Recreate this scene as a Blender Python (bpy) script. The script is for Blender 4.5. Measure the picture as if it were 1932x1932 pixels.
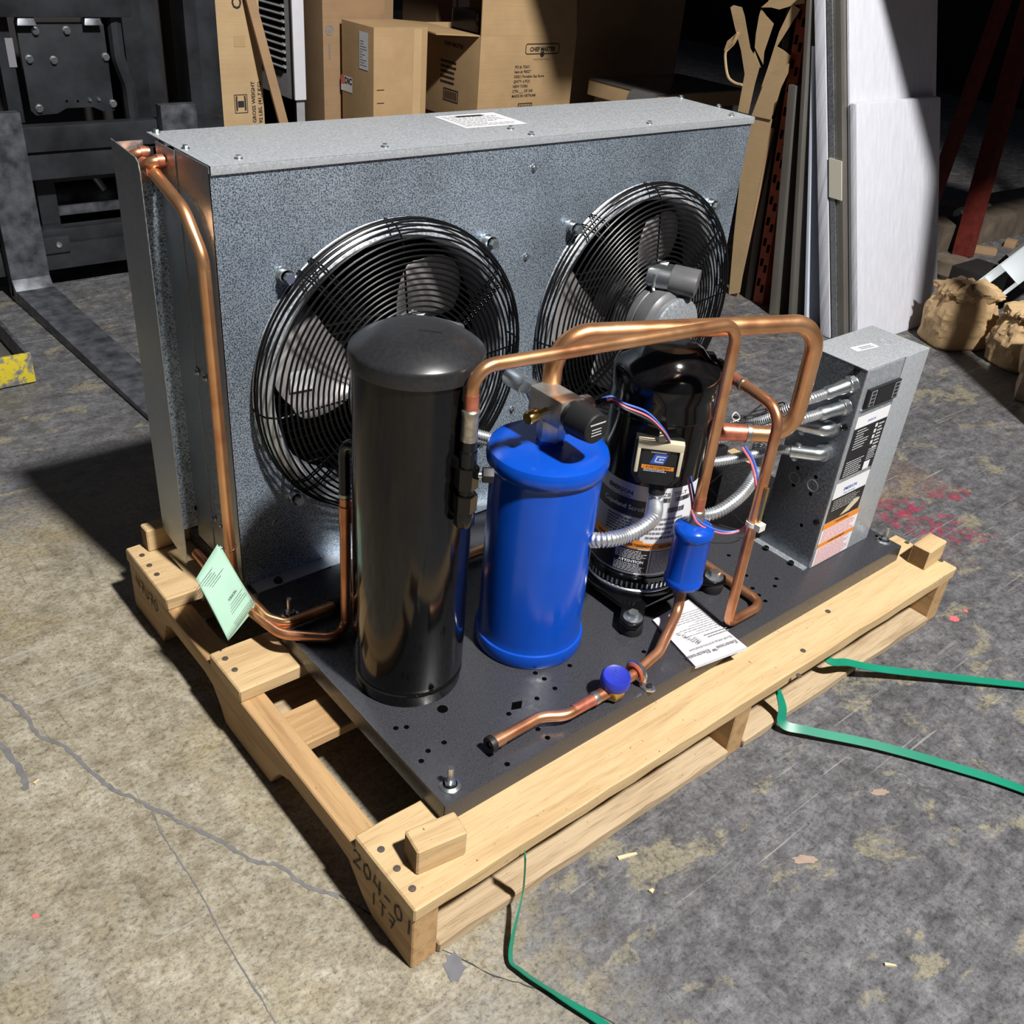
import bpy, bmesh, math, random
from mathutils import Vector, Matrix, noise as mnoise
random.seed(7)
for o in list(bpy.data.objects): bpy.data.objects.remove(o)
S = bpy.context.scene
C = S.collection
PI = math.pi
V = Vector

# ------------------------------------------------------------------ camera
cam_d = bpy.data.cameras.new('camera'); cam = bpy.data.objects.new('camera', cam_d); C.objects.link(cam)
CAM = V((-0.4638, -0.6164, 1.238)); EUL = (1.0033, -0.0808, -0.6892); FPX = 1825.47
cam.location = CAM; cam.rotation_euler = EUL
cam_d.sensor_width = 36; cam_d.lens = 36 * FPX / 1932; cam_d.clip_start = 0.02; cam_d.clip_end = 100
S.camera = cam
# ------------------------------------------------------------------ light
W = bpy.data.worlds.new('world'); S.world = W; W.use_nodes = True
W.node_tree.nodes['Background'].inputs[0].default_value = (0.62, 0.72, 1.0, 1)
W.node_tree.nodes['Background'].inputs[1].default_value = 0.045
def lamp(name, loc, target, power, size, col, spot=None, blend=.3):
    d = bpy.data.lights.new(name, 'SPOT' if spot else 'AREA'); o = bpy.data.objects.new(name, d); C.objects.link(o)
    d.energy = power; d.color = col
    if spot:
        d.spot_size = spot; d.spot_blend = blend; d.shadow_soft_size = size
    else:
        d.shape = 'DISK'; d.size = size
    o.location = loc
    o.rotation_euler = (V(target) - V(loc)).to_track_quat('-Z', 'Y').to_euler()
    return o
lamp('high_bay_lamp', (0.58, -2.55, 5.3), (1.2, 1.2, 0.0), 2750, 0.17, (1.0, 0.975, 0.94), spot=1.35, blend=.55)
S.view_settings.view_transform = 'Standard'; S.view_settings.look = 'None'
S.view_settings.exposure = 0.0; S.view_settings.gamma = 1.0
S.view_settings.use_curve_mapping = False

# ------------------------------------------------------------------ pixel -> point
_R = cam.rotation_euler.to_matrix()
def at(u, v, **k):
    d = _R @ V(((u - 966) / FPX, -(v - 966) / FPX, -1))
    a = 'xyz'.index(list(k)[0]); t = (list(k.values())[0] - CAM[a]) / d[a]
    return CAM + t * d

# ------------------------------------------------------------------ materials
def new_mat(name):
    m = bpy.data.materials.new(name); m.use_nodes = True
    nt = m.node_tree; return m, nt, nt.nodes['Principled BSDF']
def N(nt, t, **k):
    n = nt.nodes.new(t)
    for a, b in k.items(): setattr(n, a, b)
    return n
def col4(c): return (c[0], c[1], c[2], 1)
def ramp(nt, src, stops, interp='LINEAR'):
    r = N(nt, 'ShaderNodeValToRGB'); r.color_ramp.interpolation = interp
    e = r.color_ramp.elements
    while len(e) < len(stops): e.new(0.5)
    for i, (p, c) in enumerate(stops): e[i].position = p; e[i].color = col4(c) if len(c) == 3 else c
    nt.links.new(src, r.inputs[0]); return r
def texco(nt, scale=(1, 1, 1), loc=(0, 0, 0), rot=(0, 0, 0), rnd=False):
    tc = N(nt, 'ShaderNodeTexCoord'); mp = N(nt, 'ShaderNodeMapping')
    nt.links.new(tc.outputs['Object'], mp.inputs[0])
    mp.inputs[3].default_value = scale; mp.inputs[1].default_value = loc; mp.inputs[2].default_value = rot
    if rnd:
        oi = N(nt, 'ShaderNodeObjectInfo'); ml = N(nt, 'ShaderNodeMath', operation='MULTIPLY'); ml.inputs[1].default_value = 37.0
        nt.links.new(oi.outputs['Random'], ml.inputs[0]); nt.links.new(ml.outputs[0], mp.inputs[1])
    return mp.outputs[0]
def noise_t(nt, vec, scale, detail=4, rough=.55, dist=0):
    n = N(nt, 'ShaderNodeTexNoise'); n.inputs['Scale'].default_value = scale; n.inputs['Detail'].default_value = detail
    n.inputs['Roughness'].default_value = rough; n.inputs['Distortion'].default_value = dist
    nt.links.new(vec, n.inputs['Vector']); return n.outputs['Fac']
def mix(nt, fac, a, b, mode='MIX'):
    n = N(nt, 'ShaderNodeMix', data_type='RGBA', blend_type=mode)
    if isinstance(fac, (int, float)): n.inputs[0].default_value = fac
    else: nt.links.new(fac, n.inputs[0])
    for i, x in ((6, a), (7, b)):
        if isinstance(x, tuple): n.inputs[i].default_value = col4(x)
        else: nt.links.new(x, n.inputs[i])
    return n.outputs[2]
def bump(nt, bs, h, strength=.2, dist=.002):
    b = N(nt, 'ShaderNodeBump'); b.inputs['Strength'].default_value = strength; b.inputs['Distance'].default_value = dist
    nt.links.new(h, b.inputs['Height']); nt.links.new(b.outputs[0], bs.inputs['Normal'])
def plain(name, c, rough=.5, metal=0.0, var=0.0, scale=30, bmp=0.0, coat=0.0, rvar=0.0, spec=.5):
    m, nt, bs = new_mat(name)
    bs.inputs['Roughness'].default_value = rough; bs.inputs['Metallic'].default_value = metal; bs.inputs['Specular IOR Level'].default_value = spec
    if coat: bs.inputs['Coat Weight'].default_value = coat; bs.inputs['Coat Roughness'].default_value = .08
    v = texco(nt); n = noise_t(nt, v, scale, 5)
    lo = tuple(x * (1 - var) for x in c); hi = tuple(min(1, x * (1 + var)) for x in c)
    r = ramp(nt, n, [(.3, lo), (.7, hi)]); nt.links.new(r.outputs[0], bs.inputs['Base Color'])
    if rvar:
        rr = ramp(nt, noise_t(nt, v, scale * .35, 3), [(.3, (rough - rvar,) * 3), (.7, (rough + rvar,) * 3)])
        nt.links.new(rr.outputs[0], bs.inputs['Roughness'])
    if bmp: bump(nt, bs, n, bmp)
    return m
def galv(name, lo, hi, sc=330, rough=.42, metal=.72, patch=.25):
    m, nt, bs = new_mat(name); v = texco(nt)
    n = noise_t(nt, v, sc, 2, .5); big = noise_t(nt, v, 5, 3)
    r = ramp(nt, n, [(.40, lo), (.58, hi)])
    b = ramp(nt, big, [(.35, (1 - patch,) * 3), (.65, (1, 1, 1))])
    nt.links.new(mix(nt, 1.0, r.outputs[0], b.outputs[0], 'MULTIPLY'), bs.inputs['Base Color'])
    bs.inputs['Metallic'].default_value = metal
    rr = ramp(nt, n, [(.4, (rough - .08,) * 3), (.6, (rough + .1,) * 3)]); nt.links.new(rr.outputs[0], bs.inputs['Roughness'])
    bump(nt, bs, n, .12, .001); return m
def wood(name, light, dark, grain=1.0, speck=.5, rough=.75):
    m, nt, bs = new_mat(name); v = texco(nt, (2.2, 30 * grain, 30 * grain), rnd=True)
    n1 = noise_t(nt, v, 1.6, 5, .6, .6)
    r1 = ramp(nt, n1, [(.30, dark), (.52, light), (.75, tuple(min(1, x * 1.08) for x in light))])
    v2 = texco(nt, (9, 220, 220), rnd=True); n2 = noise_t(nt, v2, 2.0, 3)
    r2 = ramp(nt, n2, [(.34, (.72, .66, .58)), (.46, (1, 1, 1))])
    c = mix(nt, speck, r1.outputs[0], mix(nt, 1.0, r1.outputs[0], r2.outputs[0], 'MULTIPLY'))
    v3 = texco(nt, (1, 1, 1), rnd=True); n3 = noise_t(nt, v3, 130, 2, .7)
    r3 = ramp(nt, n3, [(.24, (.28, .22, .15)), (.31, (1, 1, 1))])
    c = mix(nt, 1.0, c, r3.outputs[0], 'MULTIPLY')
    nt.links.new(c, bs.inputs['Base Color']); bs.inputs['Roughness'].default_value = rough
    bump(nt, bs, n2, .25, .001); return m
def copper(name, base=(.74, .35, .18), tint=.5, rough=.3):
    m, nt, bs = new_mat(name); v = texco(nt)
    n = noise_t(nt, v, 16, 2, .5); n2 = noise_t(nt, v, 25, 2)
    r = ramp(nt, n, [(.30, (base[0] * .74, base[1] * .62, base[2] * .60)), (.52, base), (.72, (min(1, base[0] * 1.12), base[1] * 1.22, base[2] * 1.3))])
    nt.links.new(r.outputs[0], bs.inputs['Base Color']); bs.inputs['Metallic'].default_value = .88
    rr = ramp(nt, n2, [(.3, (rough - .03,) * 3), (.7, (rough + .08,) * 3)]); nt.links.new(rr.outputs[0], bs.inputs['Roughness'])
    return m
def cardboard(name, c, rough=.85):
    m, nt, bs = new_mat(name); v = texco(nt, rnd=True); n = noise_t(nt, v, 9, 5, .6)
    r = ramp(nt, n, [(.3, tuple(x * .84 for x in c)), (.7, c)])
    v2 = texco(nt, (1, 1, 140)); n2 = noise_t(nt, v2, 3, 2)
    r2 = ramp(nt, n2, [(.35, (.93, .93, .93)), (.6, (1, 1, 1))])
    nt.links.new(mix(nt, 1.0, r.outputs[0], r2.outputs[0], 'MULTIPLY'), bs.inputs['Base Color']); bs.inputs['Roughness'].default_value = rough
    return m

MT = {}
MT['galv'] = galv('galvanized_front', (.13, .185, .26), (.58, .66, .75), sc=470, rough=.34, metal=.62, patch=.34)
MT['galv_lid'] = galv('galvanized_lid', (.52, .555, .585), (.545, .575, .605), sc=260, rough=.42, metal=.5, patch=.02)
MT['galv_side'] = galv('galvanized_side', (.38, .41, .43), (.47, .50, .53), sc=160, rough=.38, metal=.8, patch=.15)
MT['galv_box_dark_reflection'] = galv('galvanized_box_dark_reflection', (.20, .23, .26), (.26, .29, .32), sc=200, rough=.36, metal=.75, patch=.2)  # darker galvanizing for the box; dark reflection on its side put into colour
MT['galv_plain'] = galv('galvanized_plain', (.58, .62, .66), (.64, .68, .72), sc=200, rough=.38, metal=.7, patch=.12)
MT['base'] = plain('black_base_paint', (.040, .041, .047), rough=.30, var=.4, scale=420, bmp=.05, rvar=.08)
MT['gloss'] = plain('black_gloss_paint', (.0045, .0045, .005), rough=.12, var=.2, scale=60, spec=.38)
MT['satin'] = plain('black_satin_cap', (.020, .020, .022), rough=.30, var=.2, scale=160)
MT['wire'] = plain('black_wire', (.005, .005, .0055), rough=.36, spec=.22)
MT['rubber'] = plain('black_rubber', (.014, .014, .015), rough=.5, spec=.35)
MT['dark'] = plain('dark_void', (.002, .002, .002), rough=.9, spec=0.0)
MT['blue'] = plain('blue_paint', (.004, .065, .44), rough=.2, var=.06, scale=20, spec=.45)
MT['bluecap'] = plain('blue_plastic', (.02, .035, .40), rough=.45, var=.1)
MT['copper'] = copper('copper_tube')
MT['copper_d'] = copper('copper_tube_dark', (.60, .26, .13), rough=.34)
MT['copper_o'] = copper('copper_tube_bright', (.82, .42, .20), rough=.28)
MT['heat'] = plain('heat_tinted_copper', (.66, .22, .14), rough=.38, metal=.75, var=.3, scale=60)
MT['braze'] = plain('braze_metal', (.48, .44, .38), rough=.35, metal=.9, var=.3, scale=120)
MT['zinc'] = plain('zinc_plated', (.62, .66, .68), rough=.28, metal=.95, var=.15, scale=90)
MT['steel'] = plain('valve_steel', (.56, .54, .50), rough=.38, metal=.85, var=.2, scale=40)
MT['brass'] = plain('brass', (.62, .42, .14), rough=.28, metal=.95, var=.2, scale=60)
MT['alu'] = plain('fan_aluminium', (.46, .435, .43), rough=.4, metal=.5, var=.3, scale=12)
MT['motor'] = plain('motor_paint', (.115, .115, .12), rough=.4, var=.12)
MT['conduit'] = plain('conduit_zinc', (.62, .64, .66), rough=.36, metal=.8, var=.15, scale=50)
MT['white'] = plain('white_label', (.78, .78, .80), rough=.5, var=.03)
MT['offwhite'] = plain('clear_tie', (.70, .68, .62), rough=.4)
MT['cream'] = plain('cream_plastic', (.62, .55, .38), rough=.5)
MT['silverlab'] = plain('silver_label', (.36, .36, .40), rough=.35, metal=.5)
MT['blacklab'] = plain('black_label', (.012, .012, .014), rough=.35)
MT['orange'] = plain('orange_label', (.80, .26, .03), rough=.5)
MT['redprint'] = plain('red_print', (.70, .14, .13), rough=.6)
MT['ink'] = plain('black_ink', (.015, .014, .014), rough=.7)
MT['greyink'] = plain('grey_ink', (.20, .19, .20), rough=.7)
MT['whiteink'] = plain('white_ink', (.65, .65, .66), rough=.6)
MT['blueink'] = plain('blue_ink', (.03, .10, .48), rough=.5)
MT['paper'] = plain('white_paper', (.62, .62, .66), rough=.7, var=.03)
MT['green_paper'] = plain('pale_green_paper', (.33, .52, .40), rough=.75, var=.04)
MT['strap'] = plain('green_strap', (.006, .21, .125), rough=.38, var=.12, scale=8)
MT['pink_w'] = plain('pink_wire', (.70, .16, .20), rough=.45)
MT['blue_w'] = plain('blue_wire', (.05, .13, .50), rough=.45)
MT['black_w'] = plain('black_wire_insulation', (.015, .015, .016), rough=.5)
MT['clamp_o'] = plain('orange_rubber', (.66, .16, .08), rough=.5, var=.1)
MT['wood_top'] = wood('pine_top', (.56, .40, .21), (.44, .29, .14))
MT['wood_side'] = wood('oak_stringer', (.46, .29, .135), (.33, .19, .08))
MT['wood_low'] = wood('pale_board', (.46, .35, .22), (.30, .21, .12), speck=.8)
MT['end'] = wood('end_grain', (.15, .085, .03), (.05, .028, .01), grain=.25, speck=.9)
MT['nail'] = plain('nail_head', (.17, .14, .125), rough=.5, metal=.7)
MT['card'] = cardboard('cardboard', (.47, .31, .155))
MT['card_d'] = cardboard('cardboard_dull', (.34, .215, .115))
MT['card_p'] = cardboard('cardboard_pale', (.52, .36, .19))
MT['iron'] = plain('forklift_iron', (.026, .028, .033), rough=.45, metal=.3, var=.5, scale=9, bmp=.1)
MT['iron_w'] = plain('worn_fork_steel', (.10, .105, .12), rough=.40, metal=.5, var=.6, scale=26, bmp=.1)
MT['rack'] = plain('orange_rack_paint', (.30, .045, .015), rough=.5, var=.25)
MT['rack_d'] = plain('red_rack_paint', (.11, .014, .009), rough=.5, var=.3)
def foam_mat():
    m, nt, bs = new_mat('white_foam'); v = texco(nt, (42, 42, .45)); n = noise_t(nt, v, 1.0, 2, .5); v2 = texco(nt); n2 = noise_t(nt, v2, 260, 2)
    r = ramp(nt, n, [(.3, (.56, .57, .63)), (.7, (.60, .61, .67))]); nt.links.new(r.outputs[0], bs.inputs['Base Color']); bs.inputs['Roughness'].default_value = .7
    a = N(nt, 'ShaderNodeMath', operation='MULTIPLY_ADD'); nt.links.new(n2, a.inputs[0]); a.inputs[1].default_value = .12; nt.links.new(n, a.inputs[2]); bump(nt, bs, a.outputs[0], .5, .006); return m
MT['foam'] = foam_mat()
MT['film'] = plain('white_film', (.55, .60, .70), rough=.35, var=.05)
MT['stainless'] = plain('stainless_panel', (.30, .28, .25), rough=.38, metal=.75, var=.1, scale=5)
MT['darkpanel'] = plain('dark_panel', (.020, .018, .017), rough=.5)
MT['kraft'] = plain('kraft_paper', (.50, .34, .175), rough=.8, var=.1, scale=6)
MT['grey_app'] = plain('grey_appliance', (.32, .32, .325), rough=.5, var=.1)
MT['wall'] = plain('dark_wall', (.018, .018, .02), rough=.9)
MT['tape'] = plain('masking_tape', (.58, .55, .46), rough=.6)
MT['plastic_clear'] = plain('clear_wrap', (.10, .10, .10), rough=.12)
MT['debris'] = plain('dusty_debris', (.11, .085, .06), rough=.9, var=.5, scale=8)
MT['chip'] = plain('wood_chip', (.66, .52, .32), rough=.8, var=.1)
MT['shell'] = plain('appliance_white_metal', (.42, .46, .48), rough=.35, metal=.3)

def yellow_paint():
    m, nt, bs = new_mat('worn_yellow_paint'); v = texco(nt); n = noise_t(nt, v, 18, 7, .75)
    r = ramp(nt, n, [(.40, (.12, .125, .14)), (.47, (.26, .24, .16)), (.50, (.58, .46, .02)), (.60, (.60, .50, .04)), (.63, (.22, .22, .21))])
    nt.links.new(r.outputs[0], bs.inputs['Base Color']); bs.inputs['Roughness'].default_value = .55; return m
MT['yellow'] = yellow_paint()

def floor_mat():
    m, nt, bs = new_mat('stained_concrete')
    v = texco(nt)
    sep = N(nt, 'ShaderNodeSeparateXYZ'); nt.links.new(v, sep.inputs[0])
    def madd(a, k, c):
        q = N(nt, 'ShaderNodeMath', operation='MULTIPLY_ADD'); nt.links.new(a, q.inputs[0]); q.inputs[1].default_value = k
        if isinstance(c, float): q.inputs[2].default_value = c
        else: nt.links.new(c, q.inputs[2])
        return q.outputs[0]
    def sm(x, lo, hi):
        q = N(nt, 'ShaderNodeMapRange', interpolation_type='SMOOTHSTEP'); nt.links.new(x, q.inputs[0]); q.inputs[1].default_value = lo; q.inputs[2].default_value = hi; return q.outputs[0]
    def mulv(a, b):
        q = N(nt, 'ShaderNodeMath', operation='MULTIPLY'); nt.links.new(a, q.inputs[0]); nt.links.new(b, q.inputs[1]); return q.outputs[0]
    nA = noise_t(nt, v, 4.5, 7, .68, .3); nB = noise_t(nt, v, 24, 7, .74, .2); nC = noise_t(nt, v, 150, 4, .75); nD = noise_t(nt, v, 1.3, 3, .5)
    vs = texco(nt, (6, 26, 1), rot=(0, 0, .95)); nS = noise_t(nt, vs, 1.6, 6, .7, .25)
    vs2 = texco(nt, (60, 6, 1), rot=(0, 0, .30)); nS2 = noise_t(nt, vs2, 1.4, 5, .7, .3)
    # a dark traffic film covers the lanes beside and behind the pallet, bare tan concrete elsewhere
    lane = madd(nB, .9, madd(nS, .7, madd(nA, 1.5, madd(sep.outputs[0], 2.6, madd(sep.outputs[1], -.10, .0)))))
    lane2 = madd(nB, .8, madd(nA, 1.2, madd(sep.outputs[1], 1.5, madd(sep.outputs[0], -.2, -1.15))))
    mx = N(nt, 'ShaderNodeMath', operation='MAXIMUM'); nt.links.new(lane, mx.inputs[0]); nt.links.new(lane2, mx.inputs[1])
    film = sm(mx.outputs[0], 1.75, 2.25)
    tan = ramp(nt, nB, [(.30, (.185, .160, .115)), (.46, (.275, .248, .188)), (.60, (.345, .322, .262)), (.75, (.42, .405, .35))]).outputs[0]
    tan = mix(nt, 1.0, tan, ramp(nt, nA, [(.33, (.72, .70, .66)), (.62, (1.12, 1.10, 1.06))]).outputs[0], 'MULTIPLY')
    tan = mix(nt, madd(sm(nD, .52, .66), .55, 0.0), tan, (.165, .163, .165))
    yel = noise_t(nt, texco(nt, loc=(3, 7, 1)), 3.1, 4, .6); tan = mix(nt, madd(sm(yel, .54, .68), .5, 0.0), tan, (.29, .235, .125))
    grey = ramp(nt, nB, [(.28, (.052, .052, .056)), (.45, (.098, .099, .106)), (.58, (.138, .139, .146)), (.74, (.19, .19, .19))]).outputs[0]
    grey = mix(nt, 1.0, grey, ramp(nt, nS, [(.30, (.66, .65, .65)), (.62, (1.16, 1.16, 1.16))]).outputs[0], 'MULTIPLY')
    grey = mix(nt, 1.0, grey, ramp(nt, nA, [(.30, (.78, .77, .76)), (.65, (1.1, 1.1, 1.1))]).outputs[0], 'MULTIPLY')
    # worn-through tan patches
    pA = noise_t(nt, texco(nt, (.7, 1.2, 1), loc=(11, 5, 2), rot=(0, 0, .6)), 9.5, 6, .66, .5)
    wear = mulv(sm(pA, .555, .62), sm(nB, .34, .52)); grey = mix(nt, madd(wear, .8, 0.0), grey, (.235, .212, .145))
    pR = noise_t(nt, texco(nt, loc=(2, 1, 9)), 2.6, 5, .65); rust = mulv(sm(pR, .60, .70), sm(sep.outputs[0], 1.0, 1.8)); grey = mix(nt, madd(rust, .35, 0.0), grey, (.17, .10, .07))
    c = mix(nt, film, tan, grey)
    c = mix(nt, .85, c, mix(nt, 1.0, c, ramp(nt, nC, [(.33, (.38, .36, .34)), (.47, (1, 1, 1)), (.72, (1.10, 1.10, 1.10))]).outputs[0], 'MULTIPLY'))
    c = mix(nt, .75, c, mix(nt, 1.0, c, ramp(nt, nS2, [(.30, (.55, .53, .50)), (.42, (1, 1, 1))]).outputs[0], 'MULTIPLY'))
    nE = noise_t(nt, texco(nt, (1, 1.6, 1), rot=(0, 0, .7)), 70, 7, .82, .1)
    c = mix(nt, 1.0, c, ramp(nt, nE, [(.34, (.50, .49, .48)), (.48, (.97, .97, .97)), (.62, (1.24, 1.23, 1.22))]).outputs[0], 'MULTIPLY')
    # fine scuffs, broken up by a mask
    for i, (rot_, sc_) in enumerate(((.55, 95), (2.35, 120), (1.45, 110), (-.35, 100))):
        ns = noise_t(nt, texco(nt, (2.0, sc_, 1), loc=(i, 2 * i, 0), rot=(0, 0, rot_)), 1.0, 2, .5, .35); mk = noise_t(nt, texco(nt, loc=(5 * i, 3, 1)), 3.4, 3, .6)
        c = mix(nt, madd(mulv(sm(ns, .665, .70), sm(mk, .50, .62)), .42, 0.0), c, (.40, .39, .36))
    nt.links.new(c, bs.inputs['Base Color'])
    rr = ramp(nt, nB, [(.3, (.40, .40, .40)), (.7, (.62, .62, .62))]); nt.links.new(rr.outputs[0], bs.inputs['Roughness'])
    bump(nt, bs, nC, .12, .002)
    return m
MT['floor'] = floor_mat()
def speckle_alpha(name, c, sc, lo, hi):
    m, nt, bs = new_mat(name); v = texco(nt); n = noise_t(nt, v, sc, 6, .7)
    r = ramp(nt, n, [(lo, (0, 0, 0)), (hi, (1, 1, 1))]); nt.links.new(r.outputs[0], bs.inputs['Alpha'])
    bs.inputs['Base Color'].default_value = col4(c); bs.inputs['Roughness'].default_value = .7; return m
MT['pink'] = speckle_alpha('pink_spray_paint', (.46, .03, .09), 34, .46, .80)
MT['chalk'] = speckle_alpha('pale_scuff', (.36, .36, .35), 60, .48, .85)

# ------------------------------------------------------------------ mesh building
class MB:
    def __init__(s): s.v = []; s.f = []; s.m = []; s.cur = 0
    def mat(s, i): s.cur = i; return s
    def add(s, vs, fs):
        b = len(s.v); s.v += [tuple(x) for x in vs]; s.f += [tuple(i + b for i in f) for f in fs]; s.m += [s.cur] * len(fs); return s
    def box(s, x0, x1, y0, y1, z0, z1, M=None):
        vs = [V((x, y, z)) for x in (x0, x1) for y in (y0, y1) for z in (z0, z1)]
        if M: vs = [M @ p for p in vs]
        return s.add(vs, [(0, 1, 3, 2), (4, 6, 7, 5), (0, 4, 5, 1), (2, 3, 7, 6), (0, 2, 6, 4), (1, 5, 7, 3)])
    def hexa(s, bot, top):      # 4 + 4 points
        return s.add(list(bot) + list(top), [(3, 2, 1, 0), (4, 5, 6, 7)] + [(i, (i + 1) % 4, (i + 1) % 4 + 4, i + 4) for i in range(4)])
    def tube(s, pts, r, n=12, caps=True, closed=False):
        pts = [V(p) for p in pts]; k = len(pts); rs = r if isinstance(r, (list, tuple)) else [r] * k
        T = []
        for i in range(k):
            a = pts[(i - 1) % k] if (closed or i > 0) else pts[i]; b = pts[(i + 1) % k] if (closed or i < k - 1) else pts[i]
            T.append((b - a).normalized())
        u = T[0].orthogonal().normalized(); vs = []
        for i in range(k):
            u = (u - T[i] * u.dot(T[i]))
            u = u.normalized() if u.length > 1e-9 else T[i].orthogonal().normalized()
            w = T[i].cross(u)
            for j in range(n):
                a = 2 * PI * j / n; vs.append(pts[i] + (u * math.cos(a) + w * math.sin(a)) * rs[i])
        fs = []
        for i in range(k if closed else k - 1):
            i2 = (i + 1) % k
            for j in range(n):
                j2 = (j + 1) % n; fs.append((i * n + j, i * n + j2, i2 * n + j2, i2 * n + j))
        if caps and not closed: fs += [tuple(reversed(range(n))), tuple((k - 1) * n + j for j in range(n))]
        return s.add(vs, fs)
    def lathe(s, prof, M=None, n=40, a0=0, a1=2 * PI, caps=True):
        M = M or Matrix(); full = abs(a1 - a0 - 2 * PI) < 1e-6; cols = n if full else n + 1
        vs = []
        for r, z in prof:
            for j in range(cols):
                a = a0 + (a1 - a0) * j / n; vs.append(M @ V((r * math.cos(a), r * math.sin(a), z)))
        fs = []
        for i in range(len(prof) - 1):
            for j in range(n):
                j2 = (j + 1) % cols; fs.append((i * cols + j, i * cols + j2, (i + 1) * cols + j2, (i + 1) * cols + j))
        if caps and full:
            fs.append(tuple(reversed(range(cols)))); fs.append(tuple((len(prof) - 1) * cols + j for j in range(cols)))
        return s.add(vs, fs)
    def prism(s, poly, h0, h1, M=None):
        M = M or Matrix(); n = len(poly)
        vs = [M @ V((p[0], p[1], h0)) for p in poly] + [M @ V((p[0], p[1], h1)) for p in poly]
        return s.add(vs, [tuple(reversed(range(n))), tuple(range(n, 2 * n))] + [(i, (i + 1) % n, (i + 1) % n + n, i + n) for i in range(n)])
    def mesh(s, name, mats, smooth=35, bevel=0, seg=2):
        me = bpy.data.meshes.new(name); me.from_pydata(s.v, [], s.f)
        for m in (mats if isinstance(mats, (list, tuple)) else [mats]): me.materials.append(MT[m])
        me.polygons.foreach_set('material_index', s.m)
        bm = bmesh.new(); bm.from_mesh(me); bmesh.ops.recalc_face_normals(bm, faces=bm.faces)
        if bevel:
            es = [e for e in bm.edges if len(e.link_faces) == 2 and e.calc_face_angle(0) > .6]
            bmesh.ops.bevel(bm, geom=es, offset=bevel, segments=seg, profile=.7, affect='EDGES', clamp_overlap=True)
        bm.to_mesh(me); bm.free()
        if smooth:
            me.polygons.foreach_set('use_smooth', [True] * len(me.polygons)); me.set_sharp_from_angle(angle=math.radians(smooth))
        me.update(); return me
    def build(s, name, mats, parent=None, label=None, **k):
        return put(s.mesh(name, mats, **k), name, parent, label=label)
WORLD = {}
def put(me, name, parent=None, M=None, label=None):
    o = bpy.data.objects.new(name, me); C.objects.link(o); M = M or Matrix()
    WORLD[o.name] = M
    if parent:
        o.parent = parent; o.matrix_parent_inverse = WORLD[parent.name].inverted()
    o.matrix_basis = M
    if label: o['label'] = label
    return o
def thing(name, label, cat, loc=(0, 0, 0), group=None):
    o = bpy.data.objects.new(name, None); C.objects.link(o); o.empty_display_size = .05
    WORLD[o.name] = Matrix.Translation(loc); o.location = loc
    o['label'] = label; o['category'] = cat
    if group: o['group'] = group
    return o
def tag(o, label, cat, group=None):
    o['label'] = label; o['category'] = cat
    if group: o['group'] = group
    return o
def struct(o, label=None):
    o['kind'] = 'structure'
    if label: o['label'] = label
    return o
def frame(o, x, z):     # matrix with origin o, local x, local z (y = z cross x)
    x = V(x).normalized(); z = V(z).normalized(); y = z.cross(x).normalized(); x = y.cross(z)
    return Matrix(((x[0], y[0], z[0], o[0]), (x[1], y[1], z[1], o[1]), (x[2], y[2], z[2], o[2]), (0, 0, 0, 1)))
def zto(o, d):          # matrix whose z axis points along d
    d = V(d).normalized(); return frame(o, d.orthogonal(), d)
def bend(pts, rad, n=7):
    pts = [V(p) for p in pts]; out = [pts[0]]
    for i in range(1, len(pts) - 1):
        r = rad[i - 1] if isinstance(rad, (list, tuple)) else rad
        a, b, c = pts[i - 1], pts[i], pts[i + 1]; d1 = (a - b).normalized(); d2 = (c - b).normalized()
        ang = d1.angle(d2)
        if ang > PI - .02: out.append(b); continue
        t = min(r / math.tan(ang / 2), (a - b).length * .49, (c - b).length * .49)
        p0 = b + d1 * t; p1 = b + d2 * t; rr = t * math.tan(ang / 2)
        ctr = b + (d1 + d2).normalized() * (rr / math.sin(ang / 2))
        u = (p0 - ctr); w = (p1 - ctr); tot = u.angle(w)
        for k in range(n + 1):
            f = k / n; out.append(ctr + (u * math.sin((1 - f) * tot) + w * math.sin(f * tot)) / math.sin(tot))
    out.append(pts[-1]); return out
def spline(pts, n=10):
    P = [V(p) for p in pts]; P = [2 * P[0] - P[1]] + P + [2 * P[-1] - P[-2]]; out = []
    for i in range(1, len(P) - 2):
        for k in range(n):
            t = k / n; a, b, c, d = P[i - 1:i + 3]
            out.append(.5 * ((2 * b) + (c - a) * t + (2 * a - 5 * b + 4 * c - d) * t * t + (3 * b - a - 3 * c + d) * t ** 3))
    out.append(P[-2]); return out
def resample(pts, step):
    out = [pts[0]]; acc = 0
    for a, b in zip(pts, pts[1:]):
        L = (b - a).length; p = step - acc
        while p <= L: out.append(a.lerp(b, p / L)); p += step
        acc = (acc + L) % step
    return out
_tc = {}
def text_mesh(body, size, mat, align='CENTER', bold=0.0):
    k = (body, size, mat, align, bold)
    if k in _tc: return _tc[k]
    cu = bpy.data.curves.new('lettering', 'FONT'); cu.body = body; cu.size = size; cu.align_x = align; cu.align_y = 'CENTER'
    cu.resolution_u = 2; cu.offset = bold
    ob = bpy.data.objects.new('lettering', cu); C.objects.link(ob)
    dg = bpy.context.evaluated_depsgraph_get(); me = bpy.data.meshes.new_from_object(ob.evaluated_get(dg))
    bpy.data.objects.remove(ob); bpy.data.curves.remove(cu)
    me.materials.clear(); me.materials.append(MT[mat]); me.name = 'lettering'; _tc[k] = me; return me
def text(body, size, mat, parent, M, align='CENTER', name='lettering', bold=0.0):
    return put(text_mesh(body, size, mat, align, bold), name, parent, M)
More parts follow.
